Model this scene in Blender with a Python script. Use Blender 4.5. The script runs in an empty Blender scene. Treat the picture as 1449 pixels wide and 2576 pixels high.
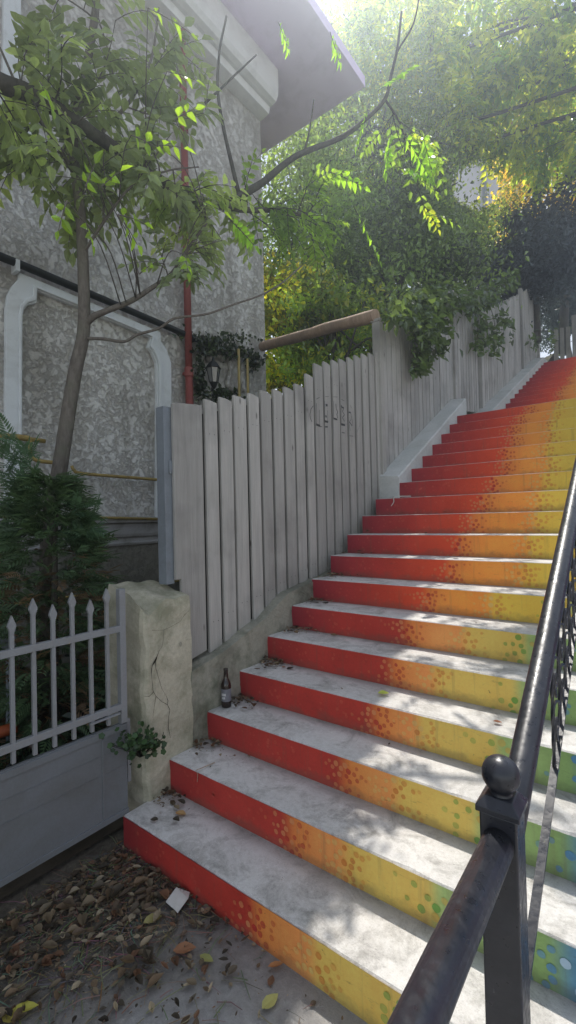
import bpy, math, random
import numpy as np
from mathutils import Vector

random.seed(7)
RNG = np.random.default_rng(11)
C = bpy.context.scene.collection
SC = bpy.context.scene
PI = math.pi

# ------------------------------------------------------------------ camera geometry (solved from the steps of the photo)
F = 1171.5; YAW = .65609; PITCH = .0145; ROLL = -.02354; H = 1.639
X0, Y0, RUN, RISE = -2.122, 1.358, .285, .165
fw = np.array([-math.sin(YAW)*math.cos(PITCH), math.cos(YAW)*math.cos(PITCH), math.sin(PITCH)])
_r = np.array([math.cos(YAW), math.sin(YAW), 0.]); _u = np.cross(_r, fw)
rt = math.cos(ROLL)*_r + math.sin(ROLL)*_u
up = -math.sin(ROLL)*_r + math.cos(ROLL)*_u
CAM = np.array([0, 0, H])
def ray(x, y): return fw + rt*(x-724.5)/F - up*(y-1288)/F
def on(x, y, ax, v):
    d = ray(x, y); return CAM + d*((v-CAM[ax])/d[ax])
def PX(x, y, v): return on(x, y, 0, v)
def PY(x, y, v): return on(x, y, 1, v)
def PZ(x, y, v): return on(x, y, 2, v)
def at(x, y, t): return CAM + ray(x, y)*t
def px_of(P):
    d = np.asarray(P) - CAM; z = d@fw
    return 724.5 + F*(d@rt)/z, 1288 - F*(d@up)/z

# ------------------------------------------------------------------ materials
class NT:
    def __init__(s, name):
        s.m = bpy.data.materials.new(name); s.m.use_nodes = True
        s.t = s.m.node_tree; s.t.nodes.clear()
        s.out = s.n('ShaderNodeOutputMaterial')
    def n(s, t, **kw):
        n = s.t.nodes.new(t)
        for k, v in kw.items(): setattr(n, k, v)
        return n
    def l(s, a, b): s.t.links.new(a, b)
    def coord(s, scale=(1, 1, 1), which='Object'):
        c = s.n('ShaderNodeTexCoord'); m = s.n('ShaderNodeMapping'); m.inputs['Scale'].default_value = scale
        s.l(c.outputs[which], m.inputs['Vector']); return m.outputs['Vector']
    def geo(s, scale=(1, 1, 1)):
        c = s.n('ShaderNodeNewGeometry'); m = s.n('ShaderNodeMapping'); m.inputs['Scale'].default_value = scale
        s.l(c.outputs['Position'], m.inputs['Vector']); return m.outputs['Vector']
    def noise(s, vec, scale, detail=4, rough=.55, dist=0):
        n = s.n('ShaderNodeTexNoise'); n.inputs['Scale'].default_value = scale; n.inputs['Detail'].default_value = detail
        n.inputs['Roughness'].default_value = rough; n.inputs['Distortion'].default_value = dist
        s.l(vec, n.inputs['Vector']); return n.outputs['Fac']
    def voro(s, vec, scale, feature='F1'):
        n = s.n('ShaderNodeTexVoronoi', feature=feature); n.inputs['Scale'].default_value = scale
        s.l(vec, n.inputs['Vector']); return n.outputs['Distance']
    def ramp(s, fac, stops, interp='LINEAR'):
        r = s.n('ShaderNodeValToRGB'); r.color_ramp.interpolation = interp
        e = r.color_ramp.elements
        while len(e) < len(stops): e.new(.5)
        for i, (p, c) in enumerate(stops):
            e[i].position = p
            e[i].color = (c, c, c, 1) if not hasattr(c, '__len__') else (*c[:3], 1)
        s.l(fac, r.inputs['Fac']); return r.outputs['Color']
    def mix(s, a, b, fac, mode='MIX'):
        m = s.n('ShaderNodeMix', data_type='RGBA', blend_type=mode)
        for k, v in ((0, fac), (6, a), (7, b)):
            sock = m.inputs[k]
            if hasattr(v, 'links'): s.l(v, sock)
            elif hasattr(v, '__len__'): sock.default_value = (*v[:3], 1)
            else: sock.default_value = v if k == 0 else (v, v, v, 1)
        return m.outputs[2]
    def math(s, op, a, b=0.):
        m = s.n('ShaderNodeMath', operation=op)
        for sock, v in ((m.inputs[0], a), (m.inputs[1], b)):
            if hasattr(v, 'links'): s.l(v, sock)
            else: sock.default_value = v
        return m.outputs[0]
    def attr(s, name):
        a = s.n('ShaderNodeAttribute', attribute_name=name); return a.outputs['Color']
    def bump(s, h, strength=.3, dist=.01, prev=None):
        b = s.n('ShaderNodeBump'); b.inputs['Strength'].default_value = strength; b.inputs['Distance'].default_value = dist
        s.l(h, b.inputs['Height'])
        if prev is not None: s.l(prev, b.inputs['Normal'])
        return b.outputs['Normal']
    def bsdf(s, col, rough=.8, spec=.3, metal=0., normal=None):
        p = s.n('ShaderNodeBsdfPrincipled')
        if hasattr(col, 'links'): s.l(col, p.inputs['Base Color'])
        else: p.inputs['Base Color'].default_value = (*col[:3], 1)
        if hasattr(rough, 'links'): s.l(rough, p.inputs['Roughness'])
        else: p.inputs['Roughness'].default_value = rough
        p.inputs['Specular IOR Level'].default_value = spec; p.inputs['Metallic'].default_value = metal
        if normal is not None: s.l(normal, p.inputs['Normal'])
        s.l(p.outputs[0], s.out.inputs['Surface']); return p

def m_concrete(name, a, b, grit=.35, stain=(.1, .09, .075), stain_amt=.5, moss=None):
    t = NT(name); v = t.geo()
    n1 = t.noise(v, 3.2, 5); n2 = t.noise(v, 46, 3, .7); n3 = t.noise(v, 190, 2, .7)
    col = t.ramp(n1, [(.3, a), (.7, b)])
    col = t.mix(col, stain, t.math('MULTIPLY', t.ramp(t.noise(v, 1.5, 6, .65, .5), [(.5, 0.), (.72, 1.)]), stain_amt))
    col = t.mix(col, t.ramp(n3, [(.28, .35), (.42, .5), (.62, .5), (.75, .68)]), grit, 'OVERLAY')
    col = t.mix(col, t.ramp(n2, [(.3, .38), (.7, .6)]), .45, 'OVERLAY')
    if moss: col = t.mix(col, moss, t.math('MULTIPLY', t.ramp(t.noise(v, 4.5, 6, .7), [(.48, 0.), (.66, 1.)]), .75))
    nm = t.bump(t.math('ADD', t.math('MULTIPLY', n3, .4), n2), .5, .004)
    t.bsdf(col, .92, .2, 0, nm); return t.m

def m_tread():
    t = NT('worn_step_concrete'); v = t.geo()
    n1 = t.noise(v, 2.2, 6, .6, .3); n2 = t.noise(v, 42, 4, .75); n3 = t.noise(v, 180, 2, .7)
    col = t.ramp(n1, [(.3, (.53, .515, .49)), (.7, (.70, .685, .655))])
    col = t.mix(col, (.23, .215, .19), t.math('MULTIPLY', t.ramp(t.noise(v, 5.5, 7, .72, .8), [(.48, 0.), (.68, 1.)]), .7))
    col = t.mix(col, t.ramp(n3, [(.26, .2), (.42, .5), (.62, .5), (.78, .75)]), .6, 'OVERLAY')
    col = t.mix(col, t.ramp(n2, [(.3, .33), (.7, .64)]), .55, 'OVERLAY')
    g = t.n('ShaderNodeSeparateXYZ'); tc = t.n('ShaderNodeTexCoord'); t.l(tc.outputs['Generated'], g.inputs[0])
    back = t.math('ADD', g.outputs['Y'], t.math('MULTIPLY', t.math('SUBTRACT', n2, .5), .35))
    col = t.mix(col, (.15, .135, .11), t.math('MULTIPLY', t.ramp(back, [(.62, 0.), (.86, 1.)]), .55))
    t.bsdf(col, .92, .2, 0, t.bump(t.math('ADD', t.math('MULTIPLY', n3, .5), n2), .6, .005)); return t.m

def m_stucco(name, lo, hi, scale=1.0, depth=.03):
    t = NT(name); v = t.geo()
    n0 = t.math('ADD', t.math('MULTIPLY', t.noise(v, 17*scale, 6, .7, .45), .72), t.math('MULTIPLY', t.noise(v, 6*scale, 5, .65, .4), .28))
    n1 = t.noise(v, 40*scale, 4, .6, .8)
    big = t.noise(v, 1.3, 4)
    h = t.math('ADD', n0, t.math('MULTIPLY', n1, .35))
    flake = t.ramp(n0, [(.45, 0.), (.47, .35), (.525, 1.)])
    col = t.mix(lo, hi, flake)
    col = t.mix(col, t.ramp(n1, [(.3, .36), (.7, .64)]), .35, 'OVERLAY')
    streak = t.noise(t.geo((3.2, 3.2, .35)), 1., 5, .6)
    col = t.mix(col, (.33, .31, .27), t.math('MULTIPLY', t.ramp(big, [(.45, 0.), (.75, 1.)]), .6))
    col = t.mix(col, (.30, .28, .24), t.math('MULTIPLY', t.ramp(streak, [(.5, 0.), (.72, 1.)]), .5))
    hh = t.math('ADD', t.math('MULTIPLY', flake, .6), h)
    t.bsdf(col, .95, .15, 0, t.bump(hh, .78, depth)); return t.m

def m_paint(name, col, dirt=(.12, .11, .09), amt=.35, rough=.6, scale=6, spec=.35, bump=.15):
    t = NT(name); v = t.geo()
    n = t.noise(v, scale, 6, .65, .4); n2 = t.noise(v, 90, 3)
    c = t.mix(col, dirt, t.math('MULTIPLY', t.ramp(n, [(.48, 0.), (.75, 1.)]), amt))
    c = t.mix(c, t.ramp(n2, [(.3, .42), (.7, .58)]), .3, 'OVERLAY')
    t.bsdf(c, rough, spec, 0, t.bump(n2, bump, .003)); return t.m

def m_plank(name, a, b, rough=.7):
    t = NT(name); v = t.geo((26, 26, 1.6)); g = t.geo()
    oi = t.n('ShaderNodeObjectInfo')
    n1 = t.noise(v, 1.0, 6, .62, .6); n2 = t.noise(g, 2.4, 4); n3 = t.noise(t.geo((140, 140, 5)), 1., 3, .6)
    col = t.ramp(n1, [(.28, a), (.72, b)])
    rnd = t.ramp(oi.outputs['Random'], [(0, .40), (.5, .51), (1, .59)])
    col = t.mix(col, rnd, .8, 'OVERLAY')
    knots = t.voro(t.geo((7, 7, 2.6)), 1.0)
    col = t.mix(col, (.06, .05, .04), t.math('MULTIPLY', t.ramp(knots, [(.03, 1.), (.085, 0.)]), .7))
    col = t.mix(col, (.13, .125, .115), t.math('MULTIPLY', t.ramp(n2, [(.5, 0.), (.78, 1.)]), .6))
    col = t.mix(col, t.ramp(n3, [(.3, .4), (.7, .58)]), .5, 'OVERLAY')
    t.bsdf(col, rough, .3, 0, t.bump(t.math('ADD', n1, t.math('MULTIPLY', n3, .5)), .35, .004)); return t.m

def m_leaf(name, trans=.5, rough=.38, boost=1.6, spec=.5):
    t = NT(name); c = t.attr('tint')
    n = t.noise(t.geo(), 30, 3)
    base = t.mix(c, t.ramp(n, [(.3, .4), (.7, .6)]), .5, 'OVERLAY')
    p = t.n('ShaderNodeBsdfPrincipled'); t.l(base, p.inputs['Base Color'])
    p.inputs['Roughness'].default_value = rough; p.inputs['Specular IOR Level'].default_value = spec
    tr = t.n('ShaderNodeBsdfTranslucent')
    tc = t.mix(base, (boost*1.35, boost*1.25, boost*.55), 1., 'MULTIPLY')
    t.l(tc, tr.inputs['Color'])
    mx = t.n('ShaderNodeMixShader'); mx.inputs[0].default_value = trans
    t.l(p.outputs[0], mx.inputs[1]); t.l(tr.outputs[0], mx.inputs[2]); t.l(mx.outputs[0], t.out.inputs['Surface'])
    return t.m

def m_bark(name, a, b):
    t = NT(name); v = t.geo((1, 1, .35))
    n = t.noise(v, 38, 6, .65, .8); n2 = t.noise(t.geo(), 5, 4)
    c = t.ramp(n, [(.3, a), (.7, b)]); c = t.mix(c, (.16, .17, .12), t.math('MULTIPLY', t.ramp(n2, [(.5, 0.), (.7, 1.)]), .5))
    t.bsdf(c, .9, .2, 0, t.bump(n, .6, .008)); return t.m

def m_riser():
    t = NT('painted_step_front'); c = t.attr('paint'); v = t.geo()
    n = t.noise(v, 5, 5, .6, .3); n2 = t.noise(v, 70, 4, .7); n3 = t.noise(t.geo((9, 9, 30)), 2.0, 6, .75)
    col = t.mix(c, t.ramp(n, [(.25, .37), (.75, .62)]), .6, 'OVERLAY')
    col = t.mix(col, t.ramp(n2, [(.3, .42), (.7, .57)]), .5, 'OVERLAY')
    col = t.mix(col, (.10, .075, .05), t.math('MULTIPLY', t.ramp(n3, [(.60, 0.), (.70, 1.)]), .4))
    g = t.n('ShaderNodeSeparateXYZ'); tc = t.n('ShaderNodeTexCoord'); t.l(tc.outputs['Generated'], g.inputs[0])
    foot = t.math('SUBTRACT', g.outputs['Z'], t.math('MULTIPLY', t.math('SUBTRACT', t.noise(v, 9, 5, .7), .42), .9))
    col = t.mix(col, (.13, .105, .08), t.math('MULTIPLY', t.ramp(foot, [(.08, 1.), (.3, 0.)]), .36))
    drip = t.noise(t.geo((26, 26, 1.3)), 1., 5, .7)
    col = t.mix(col, (.17, .12, .08), t.math('MULTIPLY', t.ramp(drip, [(.56, 0.), (.68, 1.)]), .24))
    edge = t.math('ADD', g.outputs['Z'], t.math('MULTIPLY', t.math('SUBTRACT', t.noise(v, 26, 5, .75), .5), .55))
    col = t.mix(col, (.30, .28, .25), t.math('MULTIPLY', t.ramp(edge, [(1.0, 0.), (1.09, 1.)]), .85))
    chips = t.noise(v, 34, 5, .75, .6)
    col = t.mix(col, (.055, .05, .045), t.math('MULTIPLY', t.ramp(chips, [(.685, 0.), (.715, 1.)]), .8))
    t.bsdf(col, .6, .35, 0, t.bump(t.math('ADD', n2, t.math('MULTIPLY', chips, .6)), .25, .003)); return t.m

def m_flat(name, col, rough=.6, spec=.3, metal=0):
    t = NT(name); n = t.noise(t.geo(), 40, 4)
    c = t.mix(col, t.ramp(n, [(.3, .42), (.7, .58)]), .5, 'OVERLAY')
    t.bsdf(c, rough, spec, metal, t.bump(n, .1, .002)); return t.m

def m_ground():
    t = NT('dusty_concrete_ground'); v = t.geo()
    n3 = t.noise(v, 170, 2, .7); n2 = t.noise(v, 38, 4, .7); n1 = t.noise(v, 2.6, 5)
    col = t.ramp(n1, [(.3, (.27, .265, .255)), (.7, (.37, .36, .345))])
    col = t.mix(col, t.ramp(n3, [(.28, .33), (.42, .5), (.62, .5), (.75, .7)]), .45, 'OVERLAY')
    col = t.mix(col, t.ramp(n2, [(.3, .36), (.7, .62)]), .5, 'OVERLAY')
    # soil swept into the corner between gate and steps
    s = t.n('ShaderNodeSeparateXYZ'); g = t.n('ShaderNodeNewGeometry'); t.l(g.outputs['Position'], s.inputs[0])
    d = t.math('ADD', t.math('MULTIPLY', t.math('ADD', s.outputs['X'], 1.95), 1.0), t.math('MULTIPLY', t.math('SUBTRACT', 1.36, s.outputs['Y']), .42))
    dd = t.math('ADD', d, t.math('MULTIPLY', t.math('SUBTRACT', t.noise(v, 3.5, 6, .65, .5), .5), 1.3))
    soil = t.ramp(dd, [(.3, 1.), (.95, 0.)])
    sc = t.ramp(t.noise(v, 24, 6, .75, .5), [(.3, (.06, .053, .042)), (.6, (.17, .15, .12)), (.78, (.30, .265, .21))])
    col = t.mix(col, sc, soil)
    t.bsdf(col, .95, .15, 0, t.bump(t.math('ADD', n3, n2), .6, .006)); return t.m

MAT = {}
def build_materials():
    M = MAT
    M['tread'] = m_tread()
    M['kerb'] = m_concrete('kerb_concrete', (.50, .52, .50), (.62, .62, .60), .4, (.36, .36, .31), .5)
    M['pillar'] = m_concrete('old_render', (.41, .385, .295), (.54, .505, .395), .6, (.20, .19, .145), .85, (.22, .225, .15))
    M['cheek'] = m_concrete('mossy_cheek', (.23, .23, .185), (.36, .345, .28), .6, (.06, .055, .04), .8, (.075, .085, .05))
    M['crack'] = m_flat('crack_shadow', (.025, .022, .018), 1, 0)
    M['ground'] = m_ground()
    M['soil'] = m_concrete('yard_soil', (.05, .042, .03), (.11, .09, .065), .5)
    M['hill'] = m_concrete('hill_soil', (.035, .04, .02), (.08, .08, .045), .5)
    M['riser'] = m_riser()
    M['stucco'] = m_stucco('rough_cast_stucco', (.63, .61, .57), (.80, .795, .765))
    M['plinth'] = m_stucco('plinth_stucco', (.17, .17, .145), (.25, .25, .215), 1.0, .012)
    M['trim'] = m_paint('pale_trim_paint', (.74, .78, .80), (.33, .33, .3), .4, .6, 5)
    M['sill'] = m_paint('dirty_sill_paint', (.42, .42, .42), (.16, .15, .12), .8, .7, 5)
    M['soffit'] = m_paint('soffit_board_glare', (.74, .62, .86), (.5, .40, .58), .5, .7, 3)  # lilac lift paints the glare in; the board itself is dark in shade
    M['cornice'] = m_paint('cornice_plaster', (.80, .82, .82), (.4, .4, .4), .4, .75, 3)
    M['roof'] = m_flat('roof_tile', (.25, .1, .06), .8)
    M['redpipe'] = m_paint('red_pipe_paint', (.30, .085, .075), (.15, .05, .04), .6, .42, 8)
    M['black'] = m_flat('black_rubber', (.018, .022, .022), .5)
    M['gas'] = m_paint('yellow_gas_pipe', (.40, .30, .10), (.16, .10, .05), .8, .55, 12)
    M['box'] = m_flat('grey_meter_plastic', (.19, .18, .19), .5)
    M['plank'] = m_plank('grey_painted_plank', (.335, .325, .30), (.455, .442, .41))
    M['plank2'] = m_plank('weathered_plank', (.35, .34, .325), (.50, .49, .465))
    M['gap'] = m_flat('gap_shade_black', (.022, .022, .02), .9, .1)  # near-black colour standing in for the shade between planks
    M['steel'] = m_paint('blue_grey_post_paint', (.20, .225, .25), (.1, .1, .1), .5, .5, 8)
    M['gate'] = m_paint('gate_grey_paint', (.245, .255, .265), (.2, .19, .17), .5, .5, 9)
    M['gatepan'] = m_paint('gate_panel_paint', (.165, .178, .19), (.12, .12, .11), .6, .5, 3.5)
    M['beam'] = m_plank('brown_timber', (.36, .25, .175), (.52, .38, .28))
    M['ink'] = m_flat('marker_ink', (.05, .05, .05), .7)
    M['iron'] = iron()
    M['trunk'] = m_bark('grey_bark', (.115, .10, .085), (.22, .20, .175))
    M['dtrunk'] = m_bark('dark_bark', (.05, .045, .038), (.11, .10, .085))
    M['leaf'] = m_leaf('leaf', .6, .3, 2.3)
    M['leafbg'] = m_leaf('small_leaf', .42, .18, 2.0, 1.0)
    M['leafshade'] = m_leaf('shaded_leaf', .42, .4, 1.5, .4)
    M['leafdark'] = m_leaf('evergreen_leaf', .25, .4, 1.0, .5)
    M['litter'] = m_leaf('dry_leaf', .12, .7, 1.0, .2)
    M['glassb'] = bottle_glass()
    M['label'] = m_flat('bottle_label_paper', (.17, .17, .19), .6)
    M['label2'] = m_flat('bottle_label_print', (.5, .5, .5), .6)
    M['paper'] = m_flat('torn_paper', (.62, .62, .57), .9)
    M['orange'] = m_flat('orange_plastic', (.42, .10, .035), .5)
    M['farwall'] = m_paint('pale_far_wall', (.62, .62, .66), (.5, .5, .52), .3, .8, .5)
    M['glass'] = m_flat('lantern_glass', (.25, .26, .26), .1, .8)
    M['brass'] = m_paint('brass_pole', (.42, .33, .13), (.2, .16, .07), .5, .4, 12)

def iron():
    t = NT('black_gloss_iron'); v = t.geo()
    n = t.noise(v, 55, 3, .5); n2 = t.noise(v, 9, 4)
    c = t.ramp(n2, [(.3, (.012, .014, .020)), (.7, (.026, .028, .036))])
    t.bsdf(c, t.ramp(n, [(.3, .24), (.7, .5)]), .65, 0, t.bump(n, .22, .004)); return t.m
def bottle_glass():
    t = NT('brown_bottle_glass'); n = t.noise(t.geo(), 20, 2)
    t.bsdf(t.ramp(n, [(.3, (.012, .007, .006)), (.7, (.03, .016, .012))]), .08, .7); return t.m

# ------------------------------------------------------------------ mesh helpers
class MB:
    def __init__(s): s.v = []; s.f = []; s.mi = []; s.c = []; s.smooth = False
    def add(s, vs, fs, mi=0, col=None):
        o = len(s.v); s.v += [tuple(map(float, p)) for p in vs]
        s.f += [tuple(o+i for i in f) for f in fs]; s.mi += [mi]*len(fs)
        s.c += [col or (.5, .5, .5)]*len(vs)
    def box(s, a, b, mi=0, col=None):
        x0, y0, z0 = a; x1, y1, z1 = b
        v = [(x0,y0,z0),(x1,y0,z0),(x1,y1,z0),(x0,y1,z0),(x0,y0,z1),(x1,y0,z1),(x1,y1,z1),(x0,y1,z1)]
        s.add(v, [(0,3,2,1),(4,5,6,7),(0,1,5,4),(1,2,6,5),(2,3,7,6),(3,0,4,7)], mi, col)
    def hexa(s, v, mi=0):
        s.add(v, [(0,3,2,1),(4,5,6,7),(0,1,5,4),(1,2,6,5),(2,3,7,6),(3,0,4,7)], mi)
    def prism_x(s, poly, x0, x1, mi=0):      # poly in (y, z)
        n = len(poly)
        s.add([(x0, y, z) for y, z in poly]+[(x1, y, z) for y, z in poly],
              [tuple(range(n)), tuple(range(2*n-1, n-1, -1))]+[(i, n+i, n+(i+1) % n, (i+1) % n) for i in range(n)], mi)
    def prism_y(s, poly, y0, y1, mi=0):      # poly in (x, z)
        n = len(poly)
        s.add([(x, y0, z) for x, z in poly]+[(x, y1, z) for x, z in poly],
              [tuple(range(n)), tuple(range(2*n-1, n-1, -1))]+[(i, n+i, n+(i+1) % n, (i+1) % n) for i in range(n)], mi)
    def tube(s, pts, rad, sides=8, mi=0, cap=True, twist=0):
        pts = [np.array(p, float) for p in pts]; n = len(pts)
        if not hasattr(rad, '__len__'): rad = [rad]*n
        t0 = pts[1]-pts[0]; t0 /= np.linalg.norm(t0)
        a = np.array([0, 0, 1.]) if abs(t0[2]) < .9 else np.array([1., 0, 0])
        u = np.cross(t0, a); u /= np.linalg.norm(u)
        vs = []; fs = []
        for i in range(n):
            t = pts[min(i+1, n-1)]-pts[max(i-1, 0)]; t /= (np.linalg.norm(t)+1e-9)
            u = u - t*(u@t); u /= (np.linalg.norm(u)+1e-9); w = np.cross(t, u)
            for k in range(sides):
                an = 2*PI*k/sides + twist*i
                vs.append(pts[i]+rad[i]*(math.cos(an)*u+math.sin(an)*w))
        for i in range(n-1):
            for k in range(sides):
                k2 = (k+1) % sides
                fs.append((i*sides+k, i*sides+k2, (i+1)*sides+k2, (i+1)*sides+k))
        if cap: fs.append(tuple(range(sides-1, -1, -1))); fs.append(tuple((n-1)*sides+k for k in range(sides)))
        s.add(vs, fs, mi)
    def lathe(s, prof, center, seg=24, mi=0):      # prof (r, z)
        cx, cy, cz = center; n = len(prof); vs = []; fs = []
        for r, z in prof:
            for k in range(seg):
                a = 2*PI*k/seg; vs.append((cx+r*math.cos(a), cy+r*math.sin(a), cz+z))
        for i in range(n-1):
            for k in range(seg):
                k2 = (k+1) % seg; fs.append((i*seg+k, i*seg+k2, (i+1)*seg+k2, (i+1)*seg+k))
        fs.append(tuple(range(seg-1, -1, -1))); fs.append(tuple((n-1)*seg+k for k in range(seg)))
        s.add(vs, fs, mi)
    def merge(s, o):
        k = len(s.v); s.v += o.v; s.c += o.c; s.f += [tuple(k+i for i in f) for f in o.f]; s.mi += [0]*len(o.f)
    def build(s, name, mats, parent=None, smooth=False, attr=None, bevel=0):
        me = bpy.data.meshes.new(name); me.from_pydata(s.v, [], s.f)
        if not isinstance(mats, (list, tuple)): mats = [mats]
        for m in mats: me.materials.append(m)
        if len(mats) > 1: me.polygons.foreach_set('material_index', s.mi)
        if smooth: me.polygons.foreach_set('use_smooth', [True]*len(me.polygons))
        if attr:
            a = me.attributes.new(attr, 'FLOAT_COLOR', 'POINT')
            a.data.foreach_set('color', np.hstack([np.array(s.c), np.ones((len(s.c), 1))]).astype(np.float32).ravel())
        me.update()
        o = bpy.data.objects.new(name, me); C.objects.link(o)
        if parent is not None: o.parent = parent
        if bevel:
            b = o.modifiers.new('edge', 'BEVEL'); b.width = bevel; b.segments = 2; b.limit_method = 'ANGLE'
        return o

def np_mesh(name, V, nper, col, mat, parent=None):
    """V (N*nper, 3) polygon soup: N polygons of nper vertices each; col (N, 3)."""
    N = len(V)//nper
    me = bpy.data.meshes.new(name)
    me.vertices.add(len(V)); me.vertices.foreach_set('co', V.astype(np.float32).ravel())
    me.loops.add(len(V)); me.loops.foreach_set('vertex_index', np.arange(len(V), dtype=np.int32))
    me.polygons.add(N); me.polygons.foreach_set('loop_start', np.arange(0, len(V), nper, dtype=np.int32))
    a = me.attributes.new('tint', 'FLOAT_COLOR', 'POINT')
    cc = np.ones((len(V), 4), np.float32); cc[:, :3] = np.repeat(col, nper, axis=0); a.data.foreach_set('color', cc.ravel())
    me.materials.append(mat); me.update(calc_edges=True); me.validate()
    o = bpy.data.objects.new(name, me); C.objects.link(o)
    if parent is not None: o.parent = parent
    return o

def empty(name, label, cat, loc=(0, 0, 0), group=None):
    o = bpy.data.objects.new(name, None); C.objects.link(o); o.location = loc; o.empty_display_size = .1
    o['label'] = label; o['category'] = cat
    if group: o['group'] = group
    PARENTS.append((o, Vector(loc))); return o
PARENTS = []
def fix_parents():      # children are modelled in world space
    for o, loc in PARENTS:
        for ch in o.children: ch.location = ch.location - loc
def tag(o, label, cat, group=None):
    o['label'] = label; o['category'] = cat
    if group: o['group'] = group
    return o
def struct(o): o['kind'] = 'structure'; return o

def smooth_line(pts, k=5):
    P = [np.array(p, float) for p in pts]; P = [2*P[0]-P[1]]+P+[2*P[-1]-P[-2]]; out = []
    for i in range(1, len(P)-2):
        for j in range(k):
            t = j/k; a, b, c, d = P[i-1:i+3]
            out.append(.5*((2*b)+(-a+c)*t+(2*a-5*b+4*c-d)*t*t+(-a+3*b-3*c+d)*t**3))
    out.append(P[-2]); return out
def taper(n, a, b): return [a+(b-a)*i/(n-1) for i in range(n)]

# ------------------------------------------------------------------ setting
def ground():
    me = MB(); me.add([(-120, -120, 0), (120, -120, 0), (120, 150, 0), (-120, 150, 0)], [(0, 1, 2, 3)])
    struct(me.build('ground', MAT['ground']))
    y = MB(); y.add([(-4.4, -8, .005), (-2.26, -8, .005), (-2.26, 1.5, .02), (-2.26, 3.5, .6), (-2.26, 5.2, 1.4), (-4.4, 5.2, 1.5), (-4.4, 3.5, .7), (-4.4, 1.5, .02)],
                    [(0, 1, 2, 7), (7, 2, 3, 6), (6, 3, 4, 5)])
    struct(y.build('yard_soil', MAT['soil']))
    # hillside both sides of the stairs
    h = MB(); nx, ny = 40, 40
    def hz(x, yy):
        base = np.clip((yy-1.6)*.46, 0, None); base = min(base, 7.5+(yy-18)*.12 if yy > 18 else 9)
        return base + .25*math.sin(x*1.3)*math.cos(yy*.9) - .5
    for (xa, xb) in ((-40, -2.3), (2.35, 32)):
        vs = []; fs = []
        for i in range(nx+1):
            x = xa+(xb-xa)*(i/nx)**(.5 if xa < 0 else 2)
            for j in range(ny+1):
                yy = 5.2+(j/ny)**2*50 if x < -2 else 1.4+(j/ny)**2*50
                vs.append((x, yy, hz(x, yy)))
        for i in range(nx):
            for j in range(ny): a = i*(ny+1)+j; fs.append((a, a+ny+1, a+ny+2, a+1))
        h.add(vs, fs)
    struct(h.build('hillside', MAT['hill'], smooth=True))

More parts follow.
